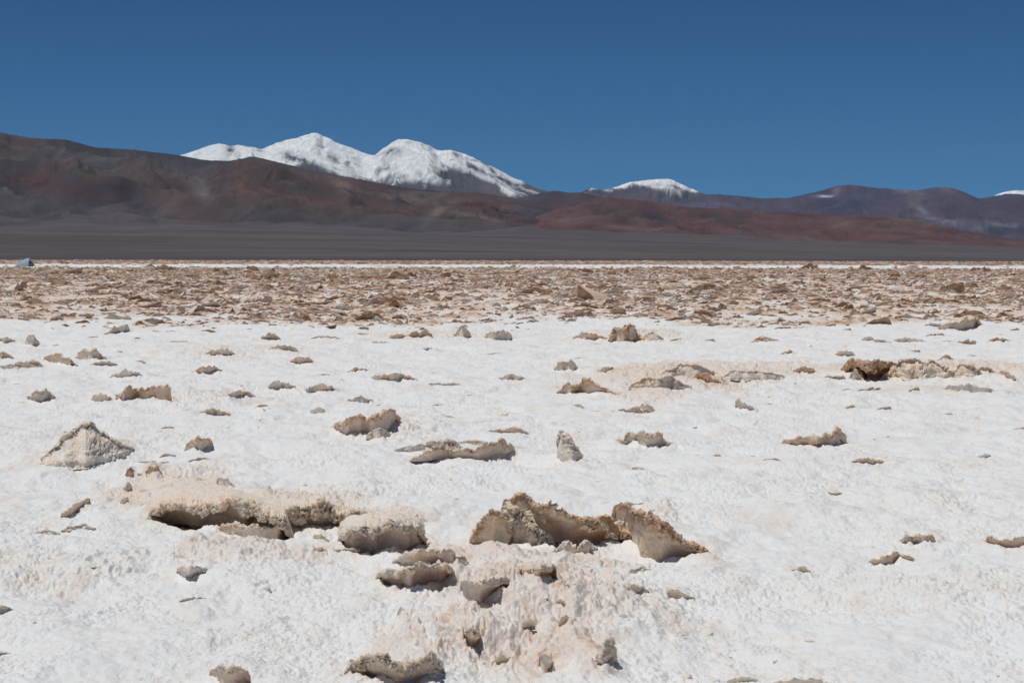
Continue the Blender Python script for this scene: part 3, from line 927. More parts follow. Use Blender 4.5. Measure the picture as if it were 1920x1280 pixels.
def scatter_mesh(name, pos, scales, rots, nproto, nu, nv, mat, tshift=0.0, seed0=300, tw=0.12, shape=block_shape):
    shapes = [shape(seed0 + k, nu, nv) for k in range(nproto)]
    cos_, faces_, tt_ = [], [], []
    off = 0
    idx = rnd.randint(0, nproto, len(pos))
    for k in range(nproto):
        q = np.where(idx == k)[0]
        if not len(q): continue
        p, f_, t_ = shapes[k]
        s3 = scales[q][:, None, :]
        c = np.cos(rots[q])[:, None]; s_ = np.sin(rots[q])[:, None]
        v = p[None] * s3
        X = v[..., 0] * c - v[..., 1] * s_ + pos[q][:, None, 0]
        Y = v[..., 0] * s_ + v[..., 1] * c + pos[q][:, None, 1]
        Z = v[..., 2] + pos[q][:, None, 2]
        cos_.append(np.stack([X, Y, Z], -1).reshape(-1, 3))
        faces_.append((f_[None] + (off + np.arange(len(q))[:, None, None] * len(p))).reshape(-1, 4))
        off += len(q) * len(p)
        tt_.append((t_[None] + tshift + rnd.normal(0, tw, len(q))[:, None]).ravel())
    me = mesh_np(name, np.concatenate(cos_), np.concatenate(faces_), mat, {"tint": np.clip(np.concatenate(tt_), 0, 1)})
    return me


# rubble of the belt, the pieces nobody could count
N = 90000
r_ = np.sqrt(rnd.uniform(33.0 ** 2, 200.0 ** 2, N * 3))
keep = rnd.rand(N * 3) < np.clip(60 / r_, 0.25, 1) * 0.9
r_ = r_[keep][:N]; a_ = np.radians(rnd.uniform(-20, 20, len(r_)))
X = np.sin(a_) * r_; Y = np.cos(a_) * r_
cl = fbm2(X * 0.25, Y * 0.10, 3, 91)
k_ = rnd.rand(len(X)) < np.clip(0.68 + 0.9 * cl, 0.22, 1)
k_ &= (r_ * (1 + 0.10 * fbm2(X * 0.05, Y * 0.02, 3, 51)) + 7.0 * fbm2(X * 0.16, Y * 0.12, 4, 3) + rnd.exponential(1.6, len(X))) > 41.0
X, Y, r_ = X[k_], Y[k_], r_[k_]
sz = np.exp(rnd.normal(-1.2, 0.5, len(X))) * (0.30 + r_ / 380)
sc = np.stack([sz * rnd.uniform(0.9, 2.0, len(X)), sz, sz * rnd.uniform(0.6, 1.1, len(X))], -1)
pos = np.stack([X, Y, surf_z(X, Y) - 0.01], -1)
tag(link("crust_rubble", scatter_mesh("crust_rubble", pos, sc, rnd.uniform(-math.pi, math.pi, len(X)) * 0.45, 20, 10, 8, M_BLOCK, 0.18, tw=0.20)),
    "small broken crust rubble filling the rough brown belt", "crust rubble", kind='stuff')

# far thin dark belt along the edge of the flat
N = 6000
r_ = rnd.uniform(275, 440, N); a_ = np.radians(rnd.uniform(-20, 20, N))
X = np.sin(a_) * r_; Y = np.cos(a_) * r_
sz = rnd.uniform(0.25, 0.8, N)
sc = np.stack([sz * 2.2, sz * 1.5, sz * 0.9], -1)
pos = np.stack([X, Y, ground_z(X, Y)], -1)
tag(link("far_crust_rubble", scatter_mesh("far_crust_rubble", pos, sc, rnd.uniform(-0.8, 0.8, N), 8, 8, 7, M_BLOCK, 0.15, 400)),
    "distant dark brown crust rubble along the far edge of the flat", "crust rubble", kind='stuff')

# crumbs and small lips scattered over the white salt, and a few in the far white strip
N = 700
py_ = 490 + 820 * rnd.rand(N) ** 1.25
py_ = py_[(py_ > 612)]
px_ = rnd.uniform(-200, 2120, len(py_))
X, Y, r_ = G0(px_, py_)
cl = fbm2(X * 0.8, Y * 0.35, 3, 95)
k_ = rnd.rand(len(X)) < np.clip(0.25 + 1.6 * cl, 0.02, 1)
X, Y, r_ = X[k_], Y[k_], r_[k_]
sz = np.minimum(np.exp(rnd.normal(-4.0, 0.5, len(X))), 0.04) * (0.5 + r_ / 12)
sc = np.stack([sz * rnd.uniform(1.0, 2.2, len(X)), sz * rnd.uniform(0.8, 1.4, len(X)), sz * rnd.uniform(0.4, 0.9, len(X))], -1)
pos = np.stack([X, Y, surf_z(X, Y) - sz * 0.08], -1)
N2 = 420
r2 = rnd.uniform(195, 275, N2); a2 = np.radians(rnd.uniform(-19, 19, N2))
x2 = np.sin(a2) * r2; y2 = np.cos(a2) * r2; s2 = rnd.uniform(0.2, 0.6, N2)
pos = np.concatenate([pos, np.stack([x2, y2, x2 * 0], -1)])
sc = np.concatenate([sc, np.stack([s2 * 1.8, s2, s2 * 0.5], -1)])
tag(link("salt_crumbs", scatter_mesh("salt_crumbs", pos, sc, rnd.uniform(-3.1, 3.1, len(pos)), 20, 12, 6, M_CRUMB, 0.0, 500, tw=0.15, shape=lump_shape)),
    "small pale crumbs and thin lips of salt scattered over the white flat", "salt crumbs", kind='stuff')

N = 120
px_ = rnd.uniform(-250, 2170, N); py_ = HORIZON + 1 / rnd.uniform(1 / 760.0, 1 / 128.0, N)
X, Y, r_ = G0(px_, py_)
sz = np.exp(rnd.normal(-1.95, 0.4, N)) * (0.55 + r_ / 40)
sc = np.stack([sz * rnd.uniform(0.8, 1.8, N), sz, sz * rnd.uniform(0.35, 0.65, N)], -1)
pos = np.stack([X, Y, surf_z(X, Y) - 0.004], -1)
tag(link("salt_lips", scatter_mesh("salt_lips", pos, sc, rnd.normal(0, 0.35, N), 18, 44, 26, M_LIP, -0.10, 700, tw=0.09)),
    "low pale lips of crust breaking the white surface everywhere", "salt lips", kind='stuff')

# ------------------------------------------------------------------ tent far out at the left
def simple_mat(name, col, rough=0.7):
    k = NT(name, rough, 0.3)
    geo = k.n("ShaderNodeTexCoord").outputs["Object"]
    nz = k.noise(geo, 6, 3)
    c = k.ramp(nz, [(0.3, tuple(v * 0.88 for v in col)), (0.7, tuple(min(1, v * 1.1) for v in col))])
    k.l(c, k.b.inputs["Base Color"])
    return k.m


def build_tent():
    x, y, r = G0(48, 500.5)
    root = bpy.data.objects.new("tent", None); COL.objects.link(root)
    root.location = (float(x), float(y), 0.0)
    tag(root, "grey blue dome tent with a dark open end, far out on the flat", "tent")
    L, W, H = 2.15, 1.4, 0.92
    mf = simple_mat("tent_cloth", (0.30, 0.40, 0.46)); md = simple_mat("tent_dark", (0.05, 0.055, 0.07)); mp = simple_mat("tent_pole", (0.5, 0.52, 0.54), 0.4)
    ms = simple_mat("tent_base", (0.20, 0.25, 0.28))
    nu, nv = 28, 16
    u = np.linspace(-1, 0.45, nu); v = np.linspace(0, math.pi, nv)
    uu, vv = np.meshgrid(u, v, indexing='ij')
    rad = np.clip(1 - (np.abs(uu - 0.42) / 1.42) ** 1.8, 0, 1) ** 0.75 * (1 + 0.02 * np.sin(uu * 14))
    Pn = np.stack([uu * L / 2, -np.cos(vv) * W / 2 * rad ** 0.8, np.sin(vv) ** 0.85 * H * rad + 0.04], -1)
    f = grid_faces(nu, nv)
    link("canopy", mesh_np("canopy", Pn.reshape(-1, 3), f, mf), root)
    # vestibule: steeper end with dark opening
    u = np.linspace(0.45, 1.0, 10)
    uu, vv = np.meshgrid(u, v, indexing='ij')
    k = 1 - (uu - 0.45) / 0.55
    Pn = np.stack([uu * L / 2, -np.cos(vv) * W / 2 * (0.35 + 0.6 * k), np.sin(vv) ** 0.85 * H * 0.93 * (0.12 + 0.83 * k) + 0.03], -1)
    link("vestibule", mesh_np("vestibule", Pn.reshape(-1, 3), grid_faces(10, nv), mf), root)
    import bmesh
    bm = bmesh.new()
    pts = [(0.50, 0.05), (0.55, 0.62), (0.66, 0.70), (0.90, 0.30), (0.94, 0.05)]
    lo = [bm.verts.new((px * L / 2, -W / 2 * 0.98, pz)) for px, pz in pts]
    hi = [bm.verts.new((px * L / 2, -W / 2 * 0.55, pz)) for px, pz in pts]
    bm.faces.new(lo); bm.faces.new(hi[::-1])
    for i in range(5):
        j = (i + 1) % 5; bm.faces.new([lo[i], hi[i], hi[j], lo[j]])
    me = bpy.data.meshes.new("door_opening"); bm.to_mesh(me); bm.free(); me.materials.append(md)
    link("door_opening", me, root)

    def tube(name, pth, rad, mat):
        pth = [Vector(p) for p in pth]; co = []; n = 6
        for i, p in enumerate(pth):
            d = (pth[min(i + 1, len(pth) - 1)] - pth[max(i - 1, 0)]).normalized()
            q = d.orthogonal().normalized(); w = d.cross(q)
            for j in range(n + 1):
                a_ = 2 * math.pi * j / n
                co.append(p + (q * math.cos(a_) + w * math.sin(a_)) * rad)
        me = mesh_np(name, np.array(co), grid_faces(len(pth), n + 1), mat)
        return link(name, me, root)
    for s in (-1, 1):
        pth = [(-0.35 * L / 2 * s + 0.9 * s * L / 2 * (t / 16 - 0.5) * 1.0, -math.cos(t / 16 * math.pi) * W * 0.50, math.sin(t / 16 * math.pi) ** 0.85 * H * 0.99 + 0.06) for t in range(17)]
        tube("pole", pth, 0.014, mp)
    tube("door_pole", [(0.62 * L / 2, -W / 2, 0.04), (0.70 * L / 2, -W / 2, 0.45), (0.97 * L / 2, -W / 2, 0.05)], 0.02, mp)
    bm = bmesh.new()
    bmesh.ops.create_cube(bm, size=1)
    bmesh.ops.scale(bm, vec=(L * 1.0, W * 1.02, 0.07), verts=bm.verts)
    bmesh.ops.bevel(bm, geom=bm.edges[:], offset=0.02, segments=2, affect='EDGES')
    me = bpy.data.meshes.new("groundsheet"); bm.to_mesh(me); bm.free(); me.materials.append(ms)
    o = link("groundsheet", me, root); o.location = (0, 0, 0.03)


build_tent()


# ------------------------------------------------------------------ plain and mountains
def rock_material(name, rough=0.95):
    k = NT(name, rough, 0.1)
    at = k.n("ShaderNodeAttribute", attribute_name="Col")
    pos = k.n("ShaderNodeNewGeometry").outputs["Position"]
    nz = k.noise(pos, 0.012, 8, 0.65)
    c = k.mix(k.math('MULTIPLY', k.math('SUBTRACT', nz, 0.5), 0.0), at.outputs["Color"], (0, 0, 0))
    v = k.ramp(nz, [(0.25, (0.72, 0.72, 0.72)), (0.75, (1.28, 1.28, 1.28))])
    c2 = k.mix(1.0, c, v, 'MULTIPLY')
    k.l(c2, k.b.inputs["Base Color"])
    return k.m


M_ROCK = rock_material("mountain_rock")
AZM = np.arctan2(1, F)  # one photo pixel


def prof_az(poly):
    p = np.array(poly, float)
    px = np.arange(p[0, 0], p[-1, 0] + 1, 2.0)
    py = np.interp(px, p[:, 0], p[:, 1])
    s, az_, _ = slope_az(px, py)
    return az_, s, px


def mountain(name, poly, r0, r1, r2, seed, colfn, nr=150, dpx=2.0, spur=1.0, lam=900, shape_p=1.45, soft=2.0, jag=0.6, z0=0.0, nearz=0.0):
    p = np.array(poly, float)
    px = np.arange(p[0, 0], p[-1, 0] + 0.1, dpx)
    py = np.interp(px, p[:, 0], p[:, 1])
    if soft > 0:     # round the corners of the traced ridge line
        kx = np.arange(-6, 7); kw = np.exp(-(kx * dpx / (soft * 3)) ** 2); kw /= kw.sum()
        py = np.convolve(np.pad(py, 6, mode='edge'), kw, 'valid')
    py = py + jag * fbm2(px / 14.0, px * 0 + seed, 4, seed)
    sl, azc, _ = slope_az(px, py)
    rr_ = np.concatenate([np.linspace(r0, r1, int(nr * 0.8)), np.linspace(r1, r2, int(nr * 0.2) + 1)[1:]])
    A_, R_ = np.meshgrid(azc, rr_)
    X = np.sin(A_) * R_; Y = np.cos(A_) * R_
    wig = 0.22 * (r1 - r0) * np.clip(1.2 - (R_ - r0) / (r1 - r0), 0, 1) * fbm2(X / (lam * 4), Y / (lam * 4), 2, seed + 3)
    t = (R_ + wig - r0) / (r1 - r0)
    env = np.where(t < 1, np.clip(t, 0, 1) ** shape_p, np.clip(1 - (t - 1) / max((r2 - r1) / (r1 - r0), 1e-3) * 0.9, 0, 1))
    wx = X + 0.35 * lam * fbm2(X / lam, Y / lam, 2, seed + 7); wy = Y + 0.35 * lam * fbm2(X / lam, Y / lam, 2, seed + 9)
    wq = wx + 0.55 * wy
    rid = ridged2(wq / lam, wy / (lam * 1.25), 5, seed + 11, 0.5)       # spurs and gullies
    big = fbm2(X / (lam * 3), Y / (lam * 4), 3, seed + 15)
    win = np.clip((t - (0.22 if name in ('left_hills', 'red_hills') else 0.0)) * 2.6, 0, 1) * np.clip(1.0 - (0.85 if name == 'left_hills' else 0.6) * sstep(0.70, 1.0, t), 0, 1)
    Hc = (CAM_H + sl[None] * r1)
    rid2 = ridged2(wq / (lam * 0.34), wy / (lam * 0.42), 4, seed + 19, 0.55)
    z = Hc * (env + spur * win * (0.17 * (rid - 0.9) + 0.14 * big + 0.026 * (rid2 - 0.9)))
    z = np.maximum(z, -20)
    # fit the ridge line to the traced one
    app = ((z - CAM_H) / R_).max(axis=0)
    fac = sl / np.maximum(app, 1e-5)
    fac = np.clip(fac, 0.2, 4.0)
    kx = np.arange(-40, 41); kw = np.exp(-(kx / 18.0) ** 2); kw /= kw.sum()
    z = z * np.convolve(np.pad(fac, 40, mode='edge'), kw, 'valid')[None]
    app = ((z - CAM_H) / R_).max(axis=0)
    fac = np.clip(sl / np.maximum(app, 1e-5), 0.5, 2.0)
    kx = np.arange(-20, 21); kw = np.exp(-(kx / 7.0) ** 2); kw /= kw.sum()
    f2_ = np.convolve(np.pad(fac, 20, mode='edge'), kw, 'valid')
    z = z * (1 + (f2_ - 1)[None] * sstep(0.35, 0.9, t))
    app = ((z - CAM_H) / R_).max(axis=0)
    fac = np.clip(sl / np.maximum(app, 1e-5), 0.5, 2.0)
    z = z * (1 + (np.clip(fac, 0.94, 1.06) - 1)[None] * sstep(0.70, 1.0, t))
    z = z - np.where(t <= 0.02, 25.0, 0) + nearz * (1 - np.clip(t * 4, 0, 1))
    ppx, ppy = to_px(X, Y, z)
    dzx = np.gradient(z, axis=1) / (np.gradient(X, axis=1) + 1e-6)
    col = colfn(X, Y, z, ppx, ppy, t, rid, big, dzx)
    if name != 'snow_massif' and name != 'snow_cap':
        col = col * (1 + 0.18 * np.clip(rid2 - 0.9, -1, 1) * np.clip(t * 2, 0, 1) + 0.16 * fbm2(X / 130, Y / 300, 3, seed + 61))[..., None]  # relief shading put into the colour: ridges lighter, gullies darker, plus random tone
    me = mesh_np(name, np.stack([X, Y, z], -1).reshape(-1, 3), grid_faces(len(rr_), len(px)), M_ROCK, {"Col": np.clip(col, 0, 1).reshape(-1, 3)})
    o = link(name, me)
    tag(o, kind='structure')
    return o


def c3(*v): return np.array(v, float)


def lerp(a_, b_, f): return a_ * (1 - f[..., None]) + b_ * f[..., None]


def patch(px, py, cx, cy, rx, ry, rot=0.0):
    c, s = math.cos(rot), math.sin(rot)
    dx = px - cx; dy = py - cy
    u = (dx * c + dy * s) / rx; v = (-dx * s + dy * c) / ry
    return np.exp(-(u * u + v * v))


def calm(c, f=0.35, g=(0.074, 0.062, 0.068)):  # mixes the grey purple of distant haze into the rock colour
    return lerp(c, c3(*g), np.full(c.shape[:2], f))


def hill_base(X, Y, seed, L=1.0):
    base = lerp(c3(0.062, 0.045, 0.042), c3(0.088, 0.052, 0.046), sstep(-0.4, 0.5, fbm2(X / 1500 / L, Y / 2500 / L, 4, seed)))
    base = lerp(base, c3(0.052, 0.050, 0.056), sstep(0.0, 0.55, fbm2(X / 900 / L, Y / 1600 / L, 4, seed + 4)))
    base = lerp(base, c3(0.115, 0.100, 0.080), 0.7 * sstep(0.30, 0.75, fbm2(X / 500 / L, Y / 1400 / L, 4, seed + 9)))
    base = lerp(base, c3(0.030, 0.028, 0.036), 0.7 * sstep(0.30, 0.7, fbm2(X / 800 / L, Y / 1500 / L, 4, seed + 13)))
    return base


def col_left(X, Y, z, px, py, t, rid, big, dzx):
    c = hill_base(X, Y, 5) * 0.95
    nz = 1 + 0.5 * fbm2(X / 260, Y / 600, 3, 77)
    for cx, cy, rx, ry, ro, cc, k in [
            (270, 390, 45, 9, 0.3, (0.030, 0.030, 0.045), .9), (520, 405, 70, 14, 0.1, (0.035, 0.033, 0.045), .7),
            (480, 362, 75, 12, 0.15, (0.115, 0.055, 0.046), .8), (450, 352, 14, 12, 0.3, (0.16, 0.085, 0.06), .8),
            (600, 378, 60, 8, 0.15, (0.10, 0.048, 0.042), .8), (80, 345, 120, 16, 0.2, (0.085, 0.042, 0.042), .7),
            (160, 300, 90, 14, 0.25, (0.080, 0.078, 0.075), .7), (350, 330, 110, 10, 0.3, (0.082, 0.074, 0.068), .6),
            (380, 358, 20, 14, 0.9, (0.16, 0.16, 0.15), .6), (130, 285, 60, 8, 0.2, (0.060, 0.062, 0.062), .8),
            (720, 392, 60, 10, 0.1, (0.10, 0.045, 0.04), .7), (745, 375, 6, 12, 0, (0.035, 0.03, 0.04), .9),
            (820, 398, 18, 7, -0.5, (0.26, 0.20, 0.17), .9), (862, 400, 26, 4, 0.1, (0.20, 0.15, 0.13), .8),
            (910, 408, 30, 3, 0.25, (0.18, 0.15, 0.13), .8), (640, 345, 26, 12, 0.3, (0.15, 0.10, 0.08), .7),
            (790, 375, 50, 4, 0.25, (0.13, 0.10, 0.09), .7), (905, 385, 50, 14, 0.1, (0.12, 0.055, 0.045), .8),
            (60, 390, 80, 10, 0, (0.040, 0.038, 0.048), .7), (20, 270, 90, 14, 0.1, (0.060, 0.040, 0.036), .6)]:
        c = lerp(c, c3(*cc), np.clip(k * patch(px, py, cx, cy, rx, ry, ro) * nz * 1.2, 0, 1))
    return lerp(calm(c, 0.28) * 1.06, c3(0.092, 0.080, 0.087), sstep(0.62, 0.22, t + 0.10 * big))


def col_dark(X, Y, z, px, py, t, rid, big, dzx):
    return hill_base(X, Y, 25) * 0.8 + c3(0.010, 0.004, 0.008)


def col_red(X, Y, z, px, py, t, rid, big, dzx):
    c = lerp(c3(0.135, 0.052, 0.042), c3(0.085, 0.042, 0.040), sstep(-0.3, 0.5, fbm2(X / 700, Y / 1300, 4, 35)))
    c = lerp(c, c3(0.150, 0.095, 0.065), 0.8 * sstep(0.15, 0.6, fbm2(X / 450, Y / 1100, 4, 39)))
    nz = 1 + 0.5 * fbm2(X / 260, Y / 600, 3, 79)
    for cx, cy, rx, ry, ro, cc, k in [
            (1155, 402, 50, 14, 0.1, (0.060, 0.052, 0.045), .9), (1235, 408, 48, 9, 0.4, (0.036, 0.034, 0.042), 1.0),
            (1330, 405, 50, 12, 0.3, (0.050, 0.045, 0.042), .9), (1390, 415, 14, 16, 0.2, (0.045, 0.045, 0.048), .8),
            (1210, 378, 60, 6, 0.1, (0.135, 0.045, 0.036), .8), (1185, 430, 45, 5, 0.1, (0.19, 0.12, 0.08), .8),
            (1240, 428, 20, 4, 0, (0.17, 0.10, 0.07), .8), (1060, 410, 50, 6, 0, (0.16, 0.12, 0.10), .7),
            (1480, 405, 60, 8, 0.1, (0.14, 0.06, 0.05), .7), (1600, 410, 90, 6, 0.1, (0.11, 0.045, 0.04), .7),
            (1700, 425, 60, 7, 0.2, (0.13, 0.075, 0.055), .7), (1820, 440, 60, 5, 0.3, (0.06, 0.05, 0.055), .7),
            (1745, 418, 40, 4, 0.2, (0.20, 0.18, 0.17), .6), (1860, 446, 60, 8, 0.2, (0.13, 0.07, 0.06), .6),
            (1450, 432, 60, 5, 0.1, (0.15, 0.07, 0.05), .6)]:
        c = lerp(c, c3(*cc), np.clip(k * patch(px, py, cx, cy, rx, ry, ro) * nz * 1.2, 0, 1))
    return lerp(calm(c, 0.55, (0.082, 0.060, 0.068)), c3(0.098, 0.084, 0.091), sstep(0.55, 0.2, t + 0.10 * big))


def col_far(X, Y, z, px, py, t, rid, big, dzx):
    c = lerp(c3(0.060, 0.048, 0.060), c3(0.085, 0.055, 0.060), sstep(-0.3, 0.4, fbm2(X / 2500, Y / 5000, 4, 45)))
    nz = 1 + 0.5 * fbm2(X / 800, Y / 1600, 3, 83)
    for cx, cy, rx, ry, ro, cc, k in [
            (1568, 358, 9, 7, -0.8, (0.17, 0.13, 0.12), .8), (1705, 360, 26, 5, 0.1, (0.20, 0.165, 0.13), .9),
            (1715, 375, 12, 20, -0.2, (0.13, 0.095, 0.085), .8), (1730, 395, 22, 5, 0.5, (0.20, 0.17, 0.17), .7),
            (1780, 355, 30, 5, 0, (0.14, 0.08, 0.07), .7), (1600, 380, 60, 14, 0, (0.045, 0.042, 0.065), .6),
            (1760, 412, 50, 4, 0.15, (0.20, 0.18, 0.18), .7), (1880, 422, 30, 3, 0.1, (0.26, 0.24, 0.23), .8),
            (1820, 428, 30, 4, 0, (0.18, 0.165, 0.16), .7), (1330, 385, 60, 6, 0, (0.10, 0.085, 0.095), .6),
            (1545, 368, 14, 1.4, 0, (0.75, 0.77, 0.8), .9)]:
        c = lerp(c, c3(*cc), np.clip(k * patch(px, py, cx, cy, rx, ry, ro) * nz * 1.3, 0, 1))
    return c * c3(0.92, 0.98, 1.28)  # blue of the hazy distance put into the rock colour


def snow_col(line, seed, soft=9.0, amp=16.0, marks=()):
    def fn(X, Y, z, px, py, t, rid, big, dzx):
        rock = lerp(c3(0.075, 0.062, 0.072), c3(0.110, 0.085, 0.090), sstep(-0.3, 0.4, fbm2(X / 900, Y / 1600, 4, seed)))
        ln = np.interp(px, [q[0] for q in line], [q[1] for q in line])
        n = fbm2(X / 420, Y / 1500, 5, seed + 3, 0.6) * amp + (rid - 0.9) * -amp * 0.9
        k = sstep(soft, -soft, py - ln + n)
        fine_ = fbm2(X / 160, Y / 500, 4, seed + 8, 0.65)
        sgn = np.where(px < 583, -1, np.where(px < 702, 1, np.where(px < 768, -1, 1)))
        Xr = X * 0.35
        streak = fbm2((z * 1.0 + sgn * Xr) / 75, (Xr * 1.0 - sgn * z) / 520 + sgn * 7, 4, seed + 21, 0.6)
        k = k * (1 - 0.8 * sstep(0.35, 0.75, streak + 0.010 * (py - ln + 4)))
        k = k * (1 - 0.45 * sstep(0.55, 0.95, fine_ + 0.008 * (py - ln)))
        for cx, cy, rx, ry, ro, kk in marks:
            k = np.clip(k - kk * patch(px, py, cx, cy, rx, ry, ro) * (0.8 + 0.9 * fine_), 0, 1)
        return lerp(rock, c3(0.84, 0.86, 0.87), k)
    return fn


mountain("left_hills", [(-900, 250), (-500, 225), (-250, 262), (0, 249), (60, 259), (125, 262), (180, 277), (240, 280), (330, 290), (380, 300), (430, 302),
                        (475, 293), (520, 304), (580, 318), (640, 330), (720, 345), (780, 355), (830, 357), (900, 361), (960, 371),
                        (1010, 384), (1080, 402), (1160, 422), (1240, 440)],
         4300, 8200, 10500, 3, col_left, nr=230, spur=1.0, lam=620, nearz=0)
mountain("middle_hills", [(820, 400), (900, 385), (960, 374), (1005, 364), (1040, 357), (1070, 362), (1092, 360), (1112, 366), (1160, 378), (1250, 395), (1400, 420)],
         8600, 11500, 13500, 13, col_dark, nr=110, lam=700)
mountain("red_hills", [(930, 440), (990, 412), (1040, 392), (1085, 377), (1110, 371), (1160, 371), (1220, 378), (1280, 387), (1330, 390), (1400, 394), (1480, 398), (1560, 401),
                       (1640, 405), (1720, 413), (1770, 423), (1830, 436), (1900, 448), (1960, 452), (2100, 445), (2300, 455), (2600, 450), (2900, 455)],
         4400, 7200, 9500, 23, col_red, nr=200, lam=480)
mountain("distant_range", [(1010, 410), (1100, 388), (1180, 386), (1240, 384), (1290, 374), (1325, 365), (1345, 364), (1390, 368), (1430, 372), (1480, 371), (1530, 360), (1560, 351), (1588, 346), (1610, 348), (1640, 352),
                           (1680, 355), (1720, 357), (1755, 351), (1785, 352), (1810, 361), (1835, 373), (1860, 368), (1890, 363), (1940, 366), (2050, 350), (2200, 372), (2500, 350), (2800, 360)],
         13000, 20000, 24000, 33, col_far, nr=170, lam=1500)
mountain("snow_massif", [(250, 330), (300, 300), (335, 291), (350, 288), (385, 276), (409, 269), (432, 274), (445, 271), (470, 276), (490, 280), (520, 267), (550, 260),
                         (583, 250), (600, 251), (630, 267), (660, 278), (690, 290), (702, 291), (720, 277), (745, 262), (765, 261), (790, 267), (820, 281), (850, 282),
                         (880, 292), (920, 311), (960, 332), (1000, 350), (1030, 360), (1100, 385), (1200, 420)],
         19000, 26500, 31000, 43,
         snow_col([(300, 330), (440, 330), (520, 312), (600, 312), (660, 325), (700, 338), (760, 340), (800, 335), (850, 322), (900, 335), (960, 347), (1040, 372)], 53,
                  marks=[(905, 321, 26, 3, 0.5, .9), (950, 339, 30, 3.5, 0.5, .95), (880, 338, 34, 6, 0.2, .9), (825, 322, 16, 4, 0.7, .7), (640, 305, 26, 4, 0.5, .7), (560, 300, 22, 4, 0.2, .7), (432, 283, 7, 10, 0.5, .9), (445, 290, 6, 8, 0.5, .6), (488, 284, 9, 5, 0.2, .6), (545, 292, 20, 7, 0.3, .8), (615, 293, 30, 5, 0.5, .8), (730, 285, 24, 5, -0.3, .75),
                         (800, 277, 12, 5, 0, .5), (855, 290, 6, 5, 0, .8), (850, 330, 30, 10, 0.1, .9), (935, 330, 40, 4, 0.75, .9), (885, 313, 24, 4, 0.6, .6),
                         (760, 266, 24, 3, 0.1, .35), (720, 300, 10, 5, 0, .5), (790, 330, 14, 5, 0.6, .5), (665, 300, 8, 5, 0.3, .4)]),
         nr=260, dpx=1.5, spur=0.85, lam=1500, jag=1.3, soft=0.5)
mountain("snow_cap", [(1000, 400), (1060, 374), (1095, 357), (1110, 352), (1130, 357), (1150, 352), (1180, 342), (1210, 338), (1250, 335), (1262, 338), (1285, 349), (1310, 360), (1360, 372), (1420, 390)],
         21000, 24000, 27000, 63,
         snow_col([(1060, 346), (1100, 355), (1140, 351), (1180, 350), (1220, 350), (1250, 356), (1300, 360), (1330, 350), (1420, 345)], 67, soft=3, amp=6,
                  marks=[(1205, 351, 18, 3, -0.1, .9), (1262, 354, 12, 2.5, 0.6, .8), (1232, 346, 7, 3, 0.3, .6), (1180, 348, 8, 2, -0.4, .5), (1130, 356, 16, 2, 0, .5)]),
         nr=150, dpx=1.0, lam=700, spur=1.1, soft=0.8, jag=0.8)
mountain("far_snow_ridge", [(1820, 390), (1870, 364), (1888, 359), (1903, 357), (1930, 358), (1990, 350), (2080, 372)],
         26000, 29000, 31000, 73, snow_col([(1820, 372), (2080, 372)], 77, soft=4, amp=6), nr=70, dpx=2, lam=1000)


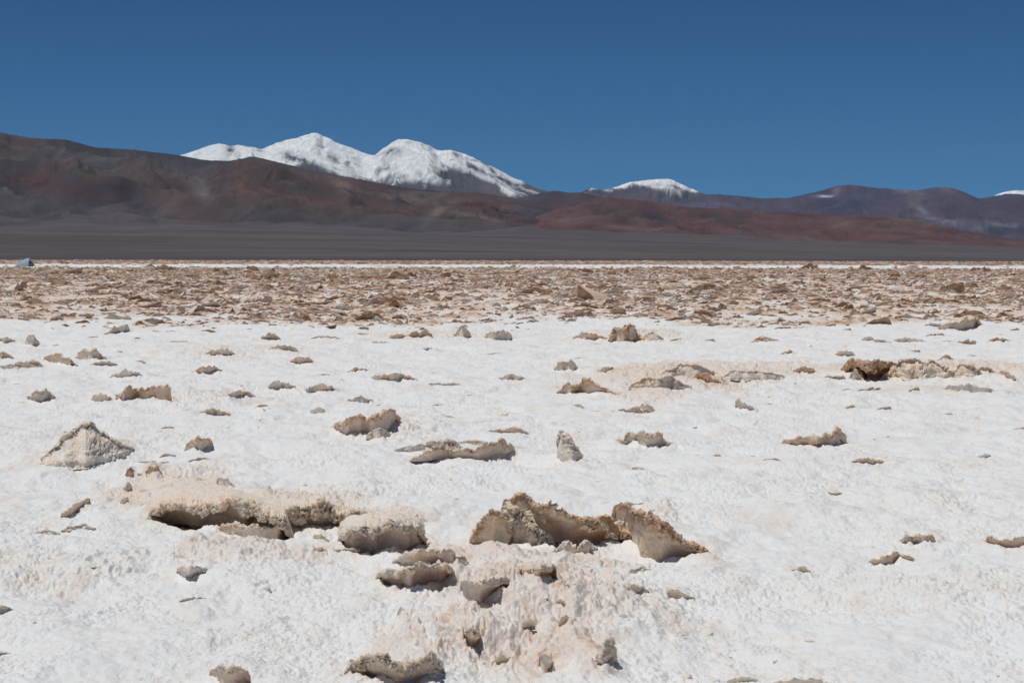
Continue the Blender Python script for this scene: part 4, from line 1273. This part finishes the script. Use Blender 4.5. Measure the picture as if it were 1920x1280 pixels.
# gravel plain rising from the far edge of the flat to the foot of the hills
def plain():
    azp = np.radians(np.linspace(-24, 24, 700))
    rp = np.concatenate([np.geomspace(430, 5200, 170), np.linspace(5250, 7400, 50)])
    A_, R_ = np.meshgrid(azp, rp)
    X = np.sin(A_) * R_; Y = np.cos(A_) * R_
    # height of the far edge of the fan, in photo rows: higher on the left and centre
    top_row = np.interp(A_, np.radians([-24, -15, -5, 0, 3, 8, 15, 24]), [421, 421, 425, 431, 439, 449, 463, 467])
    ztop = (CAM_H + 5200 * (HORIZON - top_row) / F) * (1 + 0.22 * fbm2(A_ * 14, A_ * 0 + 3, 3, 15) * sstep(1500, 5000, R_))
    t = np.clip((R_ - 430) / (5200 - 430), 0, 1.6)
    z = -0.3 + ztop * t ** 1.12 + 2.0 * t * fbm2(X / 600, Y / 900, 3, 5)
    zz_ = np.where(R_ > 6600, z - (R_ - 6600) * 0.2, z)
    Yr = Y + 1.1 * X + 200 * fbm2(X / 500, Y / 500, 2, 85)
    f1 = fbm2(X / 500, Yr / 420, 5, 87, 0.6)
    f2 = fbm2(X / 900, Yr / 330, 5, 89, 0.6)
    c = lerp(c3(0.096, 0.084, 0.091), c3(0.112, 0.100, 0.107), sstep(-0.4, 0.4, f1))
    c = lerp(c, c3(0.120, 0.110, 0.117), 0.5 * sstep(0.1, 0.6, f2) * sstep(0.7, 0.2, t))
    c = lerp(c, c3(0.082, 0.069, 0.074), 0.6 * sstep(0.2, 0.7, fbm2(X / 900, Yr / 350, 4, 97)))
    c = lerp(c, c3(0.094, 0.064, 0.064), 0.6 * sstep(0.6, 1.0, t) * sstep(-0.3, 0.4, fbm2(X / 900, Y / 900, 3, 99)))
    c = lerp(c, c3(0.052, 0.043, 0.040), 0.7 * sstep(0.035, 0.0, t))
    return tag(link("gravel_plain", mesh_np("gravel_plain", np.stack([X, Y, zz_], -1).reshape(-1, 3), grid_faces(len(rp), len(azp)), M_ROCK, {"Col": np.clip(c, 0, 1).reshape(-1, 3)})), kind='structure')


plain()

# ------------------------------------------------------------------ thin air between here and the mountains
HAZE = True
if HAZE:
    import bmesh
    bm = bmesh.new(); bmesh.ops.create_cube(bm, size=1)
    me = bpy.data.meshes.new("haze"); bm.to_mesh(me); bm.free()
    hz = bpy.data.materials.new("haze"); hz.use_nodes = True
    nt = hz.node_tree; nt.nodes.clear()
    out = nt.nodes.new("ShaderNodeOutputMaterial"); vol = nt.nodes.new("ShaderNodeVolumePrincipled")
    vol.inputs["Color"].default_value = (0.50, 0.72, 1.0, 1)
    vol.inputs["Density"].default_value = 1.3e-5
    vol.inputs["Anisotropy"].default_value = 0.0
    nt.links.new(vol.outputs[0], out.inputs["Volume"])
    me.materials.append(hz)
    o = link("haze", me)
    o.scale = (72000, 72000, 2060); o.location = (0, 0, 1030 - 60)
    tag(o, kind='stuff')
